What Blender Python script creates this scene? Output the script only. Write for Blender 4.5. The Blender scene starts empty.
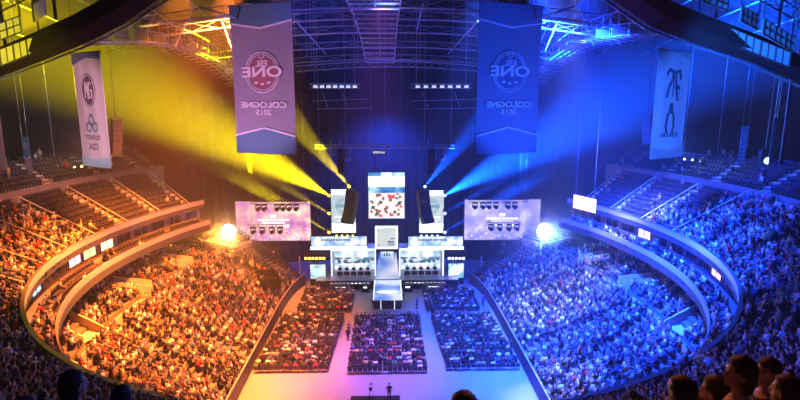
import bpy, bmesh, math, random
import numpy as np
from mathutils import Vector, Matrix, Euler

random.seed(7)
rng = np.random.default_rng(11)
C = bpy.context.scene.collection
PI = math.pi
R = math.radians

# ------------------------------------------------------------------ camera frame
CAM = Vector((0, 0, 28.0))
PITCH, YAW, FPX = R(10.4), R(1.44), 516.0

def ray(u, v):
    a, b = (u - 400) / FPX, (200 - v) / FPX
    x, y, z = a, math.cos(PITCH) + b * math.sin(PITCH), -math.sin(PITCH) + b * math.cos(PITCH)
    return Vector((x * math.cos(YAW) + y * math.sin(YAW), -x * math.sin(YAW) + y * math.cos(YAW), z))

def at(u, v, Y):
    """world point seen at pixel (u, v) at the distance Y down the hall"""
    d = ray(u, v)
    return CAM + d * (Y / d.y)

def proj(p):
    x, y, z = p[0] - CAM[0], p[1] - CAM[1], p[2] - CAM[2]
    xc = x * math.cos(YAW) - y * math.sin(YAW)
    yy = x * math.sin(YAW) + y * math.cos(YAW)
    dep = yy * math.cos(PITCH) - z * math.sin(PITCH)
    up = yy * math.sin(PITCH) + z * math.cos(PITCH)
    if dep < 0.2:
        return None
    return 400 + FPX * xc / dep, 200 - FPX * up / dep, dep

# ------------------------------------------------------------------ materials
def mat(name, col, rough=0.6, metal=0.0, emit=None, es=0.0, noise=0.0, nscale=4.0, spec=0.5, alpha=None):
    m = bpy.data.materials.new(name)
    m.use_nodes = True
    nt = m.node_tree
    b = nt.nodes['Principled BSDF']
    b.inputs['Base Color'].default_value = (*col, 1)
    b.inputs['Roughness'].default_value = rough
    b.inputs['Metallic'].default_value = metal
    b.inputs['Specular IOR Level'].default_value = spec
    if emit is not None:
        b.inputs['Emission Color'].default_value = (*emit, 1)
        b.inputs['Emission Strength'].default_value = es
    if noise > 0:
        tc = nt.nodes.new('ShaderNodeTexCoord')
        n = nt.nodes.new('ShaderNodeTexNoise'); n.inputs['Scale'].default_value = nscale
        n.inputs['Detail'].default_value = 4
        mx = nt.nodes.new('ShaderNodeMix'); mx.data_type = 'RGBA'
        mx.inputs[6].default_value = (*[c * (1 - noise) for c in col], 1)
        mx.inputs[7].default_value = (*[min(1, c * (1 + noise)) for c in col], 1)
        nt.links.new(tc.outputs['Object'], n.inputs['Vector'])
        nt.links.new(n.outputs['Fac'], mx.inputs[0])
        nt.links.new(mx.outputs[2], b.inputs['Base Color'])
    return m

M = dict(
    floor=mat('arena_floor', (0.36, 0.35, 0.36), 0.55, noise=0.10, nscale=0.25),
    concrete=mat('concrete', (0.20, 0.19, 0.20), 0.8, noise=0.2, nscale=0.6),
    fascia=mat('fascia_panel', (0.36, 0.32, 0.34), 0.5, noise=0.1, nscale=0.5),
    gate=mat('vomitory_panel', (0.80, 0.68, 0.52), 0.6, noise=0.1, nscale=0.8),
    stairs=mat('aisle_step', (0.85, 0.84, 0.82), 0.6),
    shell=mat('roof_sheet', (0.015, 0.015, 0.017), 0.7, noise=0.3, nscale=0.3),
    steel=mat('roof_steel', (0.42, 0.50, 0.66), 0.45, 0.3),
    darksteel=mat('dark_steel', (0.035, 0.035, 0.04), 0.5, 0.3),
    black=mat('black_cloth', (0.012, 0.012, 0.015), 0.9),
    blackp=mat('black_plastic', (0.02, 0.02, 0.022), 0.4),
    seat=mat('seat_plastic', (0.05, 0.045, 0.07), 0.5),
    chair=mat('chair_black', (0.04, 0.04, 0.045), 0.5),
    panel=mat('glazing_panel', (0.75, 0.78, 0.80), 0.5),
    rail=mat('rail_steel', (0.30, 0.30, 0.32), 0.4, 0.6),
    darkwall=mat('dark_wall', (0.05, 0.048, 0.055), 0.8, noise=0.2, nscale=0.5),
    suitewall=mat('suite_wall', (0.45, 0.34, 0.42), 0.7),
    stage=mat('stage_deck', (0.30, 0.32, 0.36), 0.25),
    white=mat('white_paint', (0.85, 0.86, 0.88), 0.5),
    skin=mat('skin', (0.62, 0.38, 0.27), 0.55),
    skin2=mat('skin_dark', (0.45, 0.27, 0.19), 0.55),
    hair=mat('hair_dark', (0.03, 0.022, 0.018), 0.6, noise=0.5, nscale=40),
    hair2=mat('hair_brown', (0.12, 0.07, 0.04), 0.6, noise=0.4, nscale=40),
    denim=mat('denim', (0.06, 0.08, 0.14), 0.8, noise=0.2, nscale=30),
    shoe=mat('shoe', (0.05, 0.05, 0.05), 0.6),
    lampglass=mat('lamp_lens', (1, 1, 1), 0.3, emit=(1, 1, 1), es=8),
)
SHIRTS = [mat('shirt_' + n, c, 0.85, noise=0.12, nscale=20) for n, c in [
    ('black', (0.025, 0.025, 0.03)), ('white', (0.75, 0.74, 0.72)), ('grey', (0.28, 0.28, 0.30)),
    ('red', (0.50, 0.05, 0.05)), ('blue', (0.07, 0.15, 0.45)), ('khaki', (0.40, 0.32, 0.2))]]

def emis(name, col, es):
    m = bpy.data.materials.new(name); m.use_nodes = True
    nt = m.node_tree; nt.nodes.clear()
    e = nt.nodes.new('ShaderNodeEmission'); e.inputs[0].default_value = (*col, 1); e.inputs[1].default_value = es
    o = nt.nodes.new('ShaderNodeOutputMaterial'); nt.links.new(e.outputs[0], o.inputs[0])
    return m

def screen_mat(name, stops, scale, es, kind='noise', detail=3, rot=0.0, seed=0.0):
    """a video screen: a picture of colour patches given by a procedural ramp"""
    m = bpy.data.materials.new(name); m.use_nodes = True
    nt = m.node_tree; nt.nodes.clear()
    tc = nt.nodes.new('ShaderNodeTexCoord')
    mp = nt.nodes.new('ShaderNodeMapping'); mp.inputs['Location'].default_value = (seed, seed, seed)
    mp.inputs['Rotation'].default_value = (0, 0, rot)
    nt.links.new(tc.outputs['Object'], mp.inputs['Vector'])
    if kind == 'noise':
        t = nt.nodes.new('ShaderNodeTexNoise'); t.inputs['Scale'].default_value = scale; t.inputs['Detail'].default_value = detail
        out = t.outputs['Fac']
    else:
        t = nt.nodes.new('ShaderNodeTexVoronoi'); t.inputs['Scale'].default_value = scale
        sep = nt.nodes.new('ShaderNodeSeparateColor'); nt.links.new(t.outputs['Color'], sep.inputs[0]); out = sep.outputs[0]
    nt.links.new(mp.outputs[0], t.inputs['Vector'])
    r = nt.nodes.new('ShaderNodeValToRGB')
    while len(r.color_ramp.elements) < len(stops): r.color_ramp.elements.new(0.5)
    for e, (p, c) in zip(r.color_ramp.elements, stops): e.position = p; e.color = (*c, 1)
    nt.links.new(out, r.inputs[0])
    e = nt.nodes.new('ShaderNodeEmission'); e.inputs[1].default_value = es
    nt.links.new(r.outputs[0], e.inputs[0])
    o = nt.nodes.new('ShaderNodeOutputMaterial'); nt.links.new(e.outputs[0], o.inputs[0])
    return m

# ------------------------------------------------------------------ mesh builder
class MB:
    def __init__(s): s.v, s.f, s.m = [], [], []
    def quad(s, *ps, m=0):
        i = len(s.v); s.v += [tuple(p) for p in ps]; s.f.append(tuple(range(i, i + len(ps)))); s.m.append(m)
    def box(s, c, d, rz=0.0, m=0, mat=None):
        i = len(s.v); x, y, z = d[0] / 2, d[1] / 2, d[2] / 2
        cs, sn = math.cos(rz), math.sin(rz)
        for (a, b, e) in [(-x, -y, -z), (x, -y, -z), (x, y, -z), (-x, y, -z), (-x, -y, z), (x, -y, z), (x, y, z), (-x, y, z)]:
            if mat is not None:
                p = mat @ Vector((a, b, e)); s.v.append((p.x + c[0], p.y + c[1], p.z + c[2]))
            else:
                s.v.append((c[0] + a * cs - b * sn, c[1] + a * sn + b * cs, c[2] + e))
        for f in [(0, 3, 2, 1), (4, 5, 6, 7), (0, 1, 5, 4), (1, 2, 6, 5), (2, 3, 7, 6), (3, 0, 4, 7)]:
            s.f.append(tuple(i + k for k in f)); s.m.append(m)
    def tube(s, p, q, r, n=6, m=0, r2=None):
        p, q = Vector(p), Vector(q); d = q - p
        if d.length < 1e-6: return
        r2 = r if r2 is None else r2
        z = d.normalized(); x = z.orthogonal().normalized(); y = z.cross(x); i = len(s.v)
        for c, rr in ((p, r), (q, r2)):
            for k in range(n):
                a = 2 * PI * (k + 0.5) / n; w = c + (x * math.cos(a) + y * math.sin(a)) * rr; s.v.append(tuple(w))
        for k in range(n):
            j = (k + 1) % n; s.f.append((i + k, i + j, i + n + j, i + n + k)); s.m.append(m)
        s.f.append(tuple(i + k for k in reversed(range(n)))); s.m.append(m)
        s.f.append(tuple(i + n + k for k in range(n))); s.m.append(m)
    def ball(s, c, r, mat=None, m=0, seg=10, rings=7):
        i = len(s.v); c = Vector(c)
        rx, ry, rz = (r, r, r) if not hasattr(r, '__len__') else r
        pts = [(0, 0, -rz)]
        for a in range(1, rings):
            ph = -PI / 2 + PI * a / rings
            for b in range(seg):
                th = 2 * PI * b / seg
                pts.append((rx * math.cos(ph) * math.cos(th), ry * math.cos(ph) * math.sin(th), rz * math.sin(ph)))
        pts.append((0, 0, rz))
        for p in pts:
            p = Vector(p)
            if mat is not None: p = mat @ p
            s.v.append(tuple(c + p))
        for b in range(seg):
            j = (b + 1) % seg
            s.f.append((i, i + 1 + j, i + 1 + b)); s.m.append(m)
            for a in range(rings - 2):
                o = i + 1 + a * seg
                s.f.append((o + b, o + j, o + seg + j, o + seg + b)); s.m.append(m)
            o = i + 1 + (rings - 2) * seg
            s.f.append((o + b, o + j, i + 1 + (rings - 1) * seg)); s.m.append(m)
    def truss(s, p, q, w=0.5, h=0.5, r=0.04, step=None, chords=4, m=0):
        """box truss between p and q: chords and zig-zag lacing"""
        p, q = Vector(p), Vector(q); d = q - p; L = d.length; z = d / L
        up = Vector((0, 0, 1)) if abs(z.z) < 0.9 else Vector((0, 1, 0))
        x = z.cross(up).normalized(); y = x.cross(z).normalized()
        cs = [x * (a * w / 2) + y * (b * h / 2) for a, b in ((-1, -1), (1, -1), (1, 1), (-1, 1))][:chords]
        for c in cs: s.tube(p + c, q + c, r, 4, m)
        n = max(2, int(L / (step or max(w, h) * 1.2)))
        for k in range(n):
            a, b = p + z * (L * k / n), p + z * (L * (k + 1) / n)
            for i in range(len(cs)):
                j = (i + 1) % len(cs)
                if k % 2: s.tube(a + cs[i], b + cs[j], r * 0.55, 3, m)
                else: s.tube(a + cs[j], b + cs[i], r * 0.55, 3, m)
    def prism(s, pts, h0, h1, m=0):
        i = len(s.v); n = len(pts)
        for z in (h0, h1): s.v += [(p[0], p[1], z) for p in pts]
        for k in range(n):
            j = (k + 1) % n; s.f.append((i + k, i + j, i + n + j, i + n + k)); s.m.append(m)
        s.f.append(tuple(i + k for k in reversed(range(n)))); s.m.append(m)
        s.f.append(tuple(i + n + k for k in range(n))); s.m.append(m)
    def mesh(s, name, mats, smooth=False):
        me = bpy.data.meshes.new(name); me.from_pydata(s.v, [], s.f)
        for k in (mats if isinstance(mats, (list, tuple)) else [mats]): me.materials.append(k)
        me.polygons.foreach_set('material_index', s.m)
        if smooth: me.polygons.foreach_set('use_smooth', [True] * len(s.f))
        me.update(); return me
    def build(s, name, mats, parent=None, loc=None, rot=None, smooth=False):
        o = bpy.data.objects.new(name, s.mesh(name, mats, smooth)); C.objects.link(o)
        if parent: o.parent = parent
        if loc is not None: o.location = loc
        if rot is not None: o.rotation_euler = rot
        return o

def tag(o, label=None, cat=None, group=None, kind=None):
    if label: o['label'] = label
    if cat: o['category'] = cat
    if group: o['group'] = group
    if kind: o['kind'] = kind
    return o
def empty(name, loc, rot=(0, 0, 0), **k):
    o = bpy.data.objects.new(name, None); C.objects.link(o); o.location = loc; o.rotation_euler = rot
    o.empty_display_size = 0.3
    return tag(o, **k)
def dup(o, loc=None, rot=None, parent=None):
    c = o.copy(); C.objects.link(c)
    if parent is not None: c.parent = parent
    if loc is not None: c.location = loc
    if rot is not None: c.rotation_euler = rot
    for ch in [x for x in bpy.data.objects if x.parent == o]: dup(ch, parent=c)
    return c

# ------------------------------------------------------------------ the bowl
CY = 52.0
def spow(x, e): return math.copysign(abs(x) ** e, x)
def oval(a, bn, bf, n, t):
    """t = 0 near end, 90 deg left side, 180 far end; negative t = right side"""
    c = math.cos(t)
    return (-a * spow(math.sin(t), 2 / n), CY - (bn if c > 0 else bf) * spow(c, 2 / n))
def slope_up(t):
    k = min(1, max(0, (abs(t) - R(20)) / R(40))); k = k * k * (3 - 2 * k)
    return 0.64 + (0.54 - 0.64) * k
def P_up(d, t): return oval(30 + d, 32.4 + d, 38 + d, 2, t)
def P_club(d, t): return oval(28.4 + d, 30.6 + d, 36.5 + d, 2, t)
LN = 21
def P_low(d, t):
    s = d / 16.8
    i = oval(14.7, 22, 30, 5.5, t); o = oval(31.5, 34, 40, 2.05, t)
    return (i[0] * (1 - s) + o[0] * s, i[1] * (1 - s) + o[1] * s)
def sweep(P, prof, t0, t1, n, mb=None, m=0):
    """closed section prof(t) -> [(d, z)...] carried round the oval"""
    mb = mb or MB(); i0 = len(mb.v); k = None
    for a in range(n + 1):
        t = t0 + (t1 - t0) * a / n; pr = prof(t); k = len(pr)
        for d, z in pr:
            x, y = P(d, t); mb.v.append((x, y, z))
    for a in range(n):
        for b in range(k):
            c = (b + 1) % k; p = i0 + a * k; q = p + k
            mb.f.append((p + b, q + b, q + c, p + c)); mb.m.append(m)
    mb.f.append(tuple(i0 + b for b in range(k))); mb.m.append(m)
    mb.f.append(tuple(i0 + n * k + b for b in reversed(range(k)))); mb.m.append(m)
    return mb
def steps_prof(d0, n, pitch, z0, rise, base=None, thick=0.5):
    def f(t):
        r = rise(t) if callable(rise) else rise
        p = []
        for k in range(n):
            p += [(d0 + k * pitch, z0 + k * r), (d0 + (k + 1) * pitch, z0 + k * r)]
        back = (d0 + n * pitch, z0 + n * r)
        p.append(back)
        if base is None:
            p += [(back[0], back[1] - thick - r), (d0, z0 - thick)]
        else:
            p += [(back[0], base), (d0, base)]
        return p
    return f
PU = 0.8                                     # row pitch, upper tier
def z_up(d, t): return 14 + slope_up(t) * (math.floor(d / PU + 1e-6)) * PU
LOW_T, UP_T = R(134), R(118)
STEEP = lambda t: slope_up(t) * PU
def st(name, mb, m, kind='structure'):
    o = mb.build(name, m); o['kind'] = kind; return o

def terraces():
    mb = MB()
    sweep(P_low, steps_prof(0, 15, 0.8, 1.0, 0.4, 0), -LOW_T, LOW_T, 120, mb)          # lower bowl below the walkway
    sweep(P_low, steps_prof(12.0, 6, 0.8, 7.0, 0.34, 0), -LOW_T, LOW_T, 120, mb)
    st('lower_terrace', mb, M['concrete'])
    mb = MB(); sweep(P_club, steps_prof(0, 3, 0.8, 11.5, 0.28), -R(121), R(121), 120, mb)
    st('club_terrace', mb, M['concrete'])
    mb = MB()
    sweep(P_up, steps_prof(0, 27, PU, 14, STEEP), -R(35), R(35), 50, mb)
    for s in (1, -1):
        sweep(P_up, steps_prof(0, 10, PU, 14, STEEP, thick=.15), s * R(35), s * UP_T, 60, mb)
        sweep(P_up, lambda t: [(8.0, 13), (8.0, z_up(8.01, t) + 1.1), (8.12, z_up(8.01, t) + 1.1), (8.12, z_up(8.01, t) + 0.3),
                               (9.4, z_up(8.01, t) + 0.3), (9.4, 13)], s * R(35), s * R(121), 50, mb)
        sweep(P_up, lambda t: [(d, z + 0.3) for d, z in steps_prof(9.4, 6, PU, z_up(8.01, t) + 0.4, STEEP)(t)], s * R(35), s * R(121), 50, mb)
    st('upper_terrace', mb, M['concrete'])
terraces()
def z_rear(d, t): return z_up(8.01, t) + 0.7 + STEEP(t) * math.floor((d - 9.4) / PU + 1e-6)

def balustrades():
    # upper tier front: solid parapet with a cap, a fascia band and a rail above
    mb = MB(); sweep(P_up, lambda t: [(-0.15, 14.42), (-0.15, 15.0), (0.0, 15.0), (0.0, 14.42)], -R(121), R(121), 140, mb)
    st('trim_1', mb, M['fascia'])
    mb = MB(); sweep(P_up, lambda t: [(-0.2, 15.0), (-0.2, 15.08), (0.05, 15.08), (0.05, 15.0)], -R(121), R(121), 140, mb)
    st('trim_2', mb, M['rail'])
    mb = MB(); sweep(P_club, lambda t: [(-0.12, 11.85), (-0.12, 12.45), (0.0, 12.45), (0.0, 11.85)], -R(120), R(120), 140, mb)
    st('trim_3', mb, M['fascia'])
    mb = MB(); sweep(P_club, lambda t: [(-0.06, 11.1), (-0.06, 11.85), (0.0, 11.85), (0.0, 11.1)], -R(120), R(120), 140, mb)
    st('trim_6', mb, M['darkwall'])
    mb = MB(); sweep(P_low, lambda t: [(-0.1, 0.0), (-0.1, 1.75), (0.0, 1.75), (0.0, 0.0)], -LOW_T, LOW_T, 120, mb)
    st('trim_4', mb, M['seat'])
    mb = MB(); sweep(P_low, lambda t: [(-0.14, 1.75), (-0.14, 1.83), (0.04, 1.83), (0.04, 1.75)], -LOW_T, LOW_T, 120, mb)
    st('trim_5', mb, M['fascia'])
    # suite level: back wall, soffit
    mb = MB(); sweep(P_club, lambda t: [(2.55, 11.0), (2.55, 14.3), (2.75, 14.3), (2.75, 11.0)], -R(121), R(121), 120, mb)
    st('wall_suites', mb, M['suitewall'])
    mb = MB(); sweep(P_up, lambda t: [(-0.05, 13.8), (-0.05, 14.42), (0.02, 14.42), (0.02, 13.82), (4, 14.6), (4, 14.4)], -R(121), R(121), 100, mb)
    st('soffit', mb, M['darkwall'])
    # outer wall and roof shell
    mb = MB(); sweep(lambda d, t: oval(50 + d, 60 + d, 52 + d, 2.2, t), lambda t: [(0, -0.2), (0, 40), (0.4, 40), (0.4, -0.2)], -PI, PI, 90, mb)
    st('wall_outer', mb, M['black'])
balustrades()

def z_roof(x, y):
    return 45 - 10.0 * ((x / 52) ** 2) - 9.0 * (((y - 40) / 66) ** 2)
def shell():
    mb = MB(); nx, ny = 40, 50
    xs = np.linspace(-54, 54, nx + 1); ys = np.linspace(-20, 112, ny + 1)
    for j in range(ny + 1):
        for i in range(nx + 1): mb.v.append((xs[i], ys[j], z_roof(xs[i], ys[j]) + 2.0))
    for j in range(ny):
        for i in range(nx):
            a = j * (nx + 1) + i; mb.f.append((a, a + nx + 1, a + nx + 2, a + 1)); mb.m.append(0)
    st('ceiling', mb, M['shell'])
    mb = MB(); mb.box((0, 45, -0.15), (110, 150, 0.3)); st('floor', mb, M['floor'])
shell()

def curtain(name, pts, z0, z1, m):
    mb = MB(); n = len(pts)
    fine = []
    for (x0, y0), (x1, y1) in zip(pts[:-1], pts[1:]):
        L = math.hypot(x1 - x0, y1 - y0); k = max(2, int(L / 0.5))
        for i in range(k):
            f = i / k; w = 0.12 * math.sin(len(fine) * 1.9)
            nx, ny = -(y1 - y0) / L, (x1 - x0) / L
            fine.append((x0 + (x1 - x0) * f + nx * w, y0 + (y1 - y0) * f + ny * w))
    for z in (z0, z1): mb.v += [(x, y, z) for x, y in fine]
    mb.v += [(x, y + 0.08, z1) for x, y in fine]; mb.v += [(x, y + 0.08, z0) for x, y in fine]
    k = len(fine)
    for a in range(k - 1):
        for b in range(4):
            c = (b + 1) % 4; mb.f.append((b * k + a, b * k + a + 1, c * k + a + 1, c * k + a)); mb.m.append(0)
    return mb.build(name, m)
CURT = mat('backdrop_cloth', (0.025, 0.025, 0.035), 0.95)
tag(curtain('backdrop_curtain', [(-34, 86), (-16, 91), (16, 91), (34, 86)], 0, 30, CURT),
    'tall black pleated curtain closing the hall behind the stage', 'curtain')

# ------------------------------------------------------------------ aisles, vomitories, suites
UP_AISLES = [s * a for s in (1, -1) for a in (37, 46, 55, 64, 73, 82, 91, 100, 109, 117.3)] + [0, 12, 24, -12, -24]
LOW_AISLES = [s * a for s in (1, -1) for a in (20, 33, 45, 59, 73, 87, 101, 115, 127)]
VOMS = [s * a for s in (1, -1) for a in (66, 80, 94, 108, 122)]

def nrm(P, d, t):
    a, b = P(d, t), P(d + 0.5, t); x, y = b[0] - a[0], b[1] - a[1]; L = math.hypot(x, y)
    return x / L, y / L
def side_word(t): return 'orange-lit' if t > 0 else 'blue-lit'
def aisles():
    for deg in UP_AISLES:
        t = R(deg); mb = MB(); near = abs(deg) < 35
        n = 24 if near else 10
        for k in range(n):
            nx, ny = nrm(P_up, k * PU, t); rz = math.atan2(ny, nx); r = STEEP(t)
            if k:
                x, y = P_up(k * PU - 0.2, t); mb.box((x, y, 14 + (k - 0.5) * r - r * 0.25), (0.4, 1.0, r / 2), rz)
            x, y = P_up(k * PU + 0.2, t); mb.box((x, y, 14 + k * r + 0.01), (0.36, 1.0, 0.03), rz)
        if not near:
            rb = MB()
            for k in range(6):
                x, y = P_up(9.4 + k * PU + 0.4, t); nx, ny = nrm(P_up, 9.4 + k * PU, t)
                rb.box((x, y, z_rear(9.41 + k * PU, t) + 0.03), (0.8, 0.9, 0.05), math.atan2(ny, nx))
        o = mb.build('aisle_stair', M['stairs'])
        if not near: rb.build('rear_flight', M['stairs'], o)
        Y = P_up(0, t)[1]
        if not near and abs(deg) > 60 + 25 * (deg < 0):
            hb = MB(); a_ = P_up(0.3, t); b_ = P_up(7.6, t); zb = 14 + 9 * STEEP(t)
            hb.tube((*a_, 14.95), (*b_, zb + .95), .055, 5)
            for f in (0, .33, .66, 1): hb.tube((a_[0] + (b_[0] - a_[0]) * f, a_[1] + (b_[1] - a_[1]) * f, 14 + (zb - 14) * f), (a_[0] + (b_[0] - a_[0]) * f, a_[1] + (b_[1] - a_[1]) * f, 14.95 + (zb - 14) * f), .03, 4)
            hb.build('handrail', M['white'], o)
        kk = sorted(a for a in UP_AISLES if (a > 0) == (deg > 0)).index(deg) if deg else 0
        if near: lab = 'pale aisle steps of the near upper tier close to the camera'; g = 'aisle stairs near the camera'
        else:
            lab = 'pale aisle steps climbing the %s upper tier, about %d metres down the hall' % (side_word(t), round(Y)); g = 'upper tier aisle stairs'
        if deg in (117.3, -117.3): lab = 'pale aisle steps at the stage end of the %s upper tier' % side_word(t)
        tag(o, lab, 'stairs', g)
aisles()

def vomitories():
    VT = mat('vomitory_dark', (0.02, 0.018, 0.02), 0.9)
    # parapet along the walkway, open at each vomitory
    for s in (1, -1):
        mb = MB(); sweep(P_low, lambda t: [(11.75, 6.4), (11.75, 7.55), (11.87, 7.55), (11.87, 6.4)], s * R(40), s * R(130), 60, mb)
        o = mb.build('walkway_parapet', M['gate'])
        tag(o, 'long pale parapet halfway up the %s lower bowl, along the walkway' % side_word(s), 'parapet')
    for n, deg in enumerate(VOMS):
        t = R(deg); root = None
        x, y = P_low(13.6, t); nx, ny = nrm(P_low, 13, t); rz = math.atan2(ny, nx)
        word = ['fifth', 'fourth', 'third', 'second', 'nearest'][::-1][n % 5]
        root = empty('vomitory', (x, y, 7.0), (0, 0, rz))
        tag(root, 'orange-lit' if False else 'walled stair opening in the %s lower bowl, %s' % (side_word(t), 'closest of that side to the camera' if word == 'nearest' else word + ' from the camera'), 'vomitory', 'vomitories of the %s lower bowl' % side_word(t))
        for s in (-1, 1):
            mb = MB(); mb.v = []
            i = 0
            pts = [(-1.4, -0.4), (2.6, -0.4), (2.6, 2.1), (-1.4, 0.95)]
            for yy in (s * 1.1 - 0.08, s * 1.1 + 0.08): mb.v += [(a, yy, b) for a, b in pts]
            mb.f = [(0, 1, 2, 3), (7, 6, 5, 4), (0, 4, 5, 1), (1, 5, 6, 2), (2, 6, 7, 3), (3, 7, 4, 0)]; mb.m = [0] * 6
            mb.build('side_wall', M['gate'], root)
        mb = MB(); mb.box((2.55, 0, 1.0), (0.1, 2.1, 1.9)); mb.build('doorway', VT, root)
        mb = MB(); mb.box((0.4, 0, 0.3), (3.6, 2.04, 0.12)); mb.build('landing', M['stairs'], root)
vomitories()

SC_PINK = screen_mat('suite_pink', [(0.3, (1, 0.25, 0.45)), (0.5, (1, 0.75, 0.75)), (0.7, (0.9, 0.5, 0.8))], 2.0, 2.2)
LIT = {  # suite windows that are lit, degrees from the near end: colour
    73: (0.35, 0.6, 1.0), 85: (1.0, 0.55, 0.75), 90: (1.0, 0.75, 0.25), 62: (1.0, 0.9, 0.6), 96: (1.0, 0.7, 0.4)}
LITR = {-52: 1, -79: 1, -76: 1, -98: 1}
def suites():
    fr = mat('suite_frame', (0.30, 0.28, 0.30), 0.5, 0.3)
    dk = mat('suite_glass_dark', (0.03, 0.03, 0.05), 0.15)
    degs = [s * (40 + 4.6 * k) for s in (1, -1) for k in range(18)]
    for n, deg in enumerate(degs):
        t = R(deg); x, y = P_club(2.5, t); nx, ny = nrm(P_club, 2.5, t); rz = math.atan2(ny, nx)
        o = tag(MBframe().build('window_%d' % (n + 1), fr), kind='structure'); o.location = (x, y, 12.35); o.rotation_euler = (0, 0, rz)
        key = min(LIT if deg > 0 else LITR, key=lambda a: abs(a - deg)); lit = abs(key - deg) < 2.4
        if lit:
            if deg > 0: m = emis('suite_lit_%d' % n, LIT[key], 2.4)
            else: m = SC_PINK
        else: m = dk
        mb = MB(); mb.box((0.0, 0, 0.8), (0.04, 2.1, 1.3)); p = mb.build('pane', m, o)
        if lit: p['label'] = 'lit window pane'
def MBframe():
    mb = MB()
    for yy in (-1.1, 0, 1.1): mb.box((-0.02, yy, 0.8), (0.1, 0.08, 1.5))
    for zz in (0.1, 1.5): mb.box((-0.02, 0, zz), (0.1, 2.28, 0.1))
    return mb
suites()

# ------------------------------------------------------------------ seats: where they stand
def row_seats(P, d, t0, t1, z, pitch, skip, region, clear=0.62):
    n = 700; ts = np.linspace(t0, t1, n); pts = np.array([P(d, t) for t in ts])
    seg = np.hypot(*(pts[1:] - pts[:-1]).T); cum = np.concatenate([[0], np.cumsum(seg)])
    out = []
    sk = [np.array(P(d, R(a))) for a in skip]
    for L in np.arange(pitch / 2, cum[-1], pitch):
        t = float(np.interp(L, cum, ts)); x, y = P(d, t)
        if any((x - q[0]) ** 2 + (y - q[1]) ** 2 < clear ** 2 for q in sk): continue
        nx, ny = nrm(P, d, t)
        out.append(dict(x=x, y=y, z=z(t) if callable(z) else z, t=math.degrees(t), n=(nx, ny), reg=region, d=d))
    return out
SEATS = []
for k in range(15):
    SEATS += row_seats(P_low, k * 0.8 + 0.45, -LOW_T, LOW_T, 1.0 + 0.4 * k, 0.52, LOW_AISLES, 'low')
for k in range(1, 6):
    row = row_seats(P_low, 12 + k * 0.8 + 0.45, -LOW_T, LOW_T, 7.0 + 0.34 * k, 0.52, LOW_AISLES, 'low2')
    vp = [np.array(P_low(12 + k * 0.8 + 0.45, R(a))) for a in VOMS]
    SEATS += [s for s in row if not any(math.hypot(s['x'] - q[0], s['y'] - q[1]) < 1.5 for q in vp)] if k < 5 else row
for k in range(3):
    SEATS += row_seats(P_club, k * 0.8 + 0.4, -R(119), R(119), 11.5 + 0.28 * k, 0.55, [s * a for s in (1, -1) for a in (50, 70, 90, 110)], 'club') if k < 2 else []
for k in range(24):
    SEATS += row_seats(P_up, k * PU + 0.42, -R(35) if k > 9 else -UP_T, R(35) if k > 9 else UP_T, (lambda k: lambda t: 14 + k * STEEP(t))(k), 0.52, UP_AISLES, 'up')
for k in range(6):
    for s in (1, -1):
        SEATS += row_seats(P_up, 9.4 + k * PU + 0.42, s * R(36), s * R(120), (lambda k: lambda t: z_rear(9.41 + k * PU, t) )(k), 0.52, UP_AISLES, 'rear')

_q = P_low(3.0, R(110)); CAMPOS = (_q[0], _q[1], 1.0 + .4 * 3); CAMROT = math.atan2(*nrm(P_low, 3, R(110))[::-1]) + PI / 2
SEATS = [s for s in SEATS if not (s['reg'] == 'low' and math.hypot(s['x'] - _q[0], s['y'] - _q[1]) < 2.6)]
def occupied(s):
    t = s['t']; a = abs(t); r = random.random(); g = s['reg']
    if g == 'low': return r < (0.97 if a < 117 else (0.9 if a < 120 else 0.04))
    if g == 'low2': return r < (0.96 if a < 112 else 0.03)
    if g == 'club':
        if t > 0: return r < (0.85 if a < 62 else 0.06)
        return r < (0.9 if a < 62 else (0.55 if a < 118 else 0.1))
    if g == 'up':
        lim = 92 if t > 0 else 99
        lim -= s['d'] * 1.3
        return r < (0.95 if a < lim else (0.5 if a < lim + 3 else 0.02))
    return r < (0.7 if a < 52 else 0.05)
CAMXY = (0, 0)
people_spots, vacant = [], []
for s in SEATS:
    if s['reg'] == 'up' and s['y'] < 6 and math.hypot(s['x'], s['y']) < 7.5: continue       # foreground spectators are placed by hand
    if s['reg'] == 'low' and s['y'] < 33: continue
    if s['reg'] == 'up' and s['y'] < 30:
        _p = proj((s['x'], s['y'], s['z'] + 1.3))
        if _p is None or (240 < _p[0] < 590 and _p[1] > 380): continue
    (people_spots if occupied(s) else vacant).append(s)
# floor blocks: (x centre, seats wide, first row y, rows)
FBLOCKS = [(-10.3, 15, 51.0, 16, 0.04), (-0.05, 16, 50.5, 16, 0.0), (10.2, 15, 51.0, 16, -0.04),
           (-8.7, 14, 67.0, 9, 0.0), (9.0, 14, 67.0, 9, 0.0)]
floor_spots = []
for bx, nw, y0, nr, sk in FBLOCKS:
    for j in range(nr):
        for i in range(nw):
            x = bx + (i - (nw - 1) / 2) * 0.53 + sk * (j * 0.9) * (-1 if False else 1)
            s = dict(x=x, y=y0 + j * 0.9, z=0.0, t=0, n=(0, -1), reg='floor', d=0)
            floor_spots.append(s)

def face_dir(s):
    nx, ny = s['n']; dx, dy = 0 - s['x'], 82 - s['y']; L = math.hypot(dx, dy)
    vx, vy = -nx * 0.5 + dx / L * 0.7, -ny * 0.5 + dy / L * 0.7
    return math.atan2(vy, vx) - PI / 2
def seat_dir(s): return math.atan2(-s['n'][1], -s['n'][0]) - PI / 2

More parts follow.
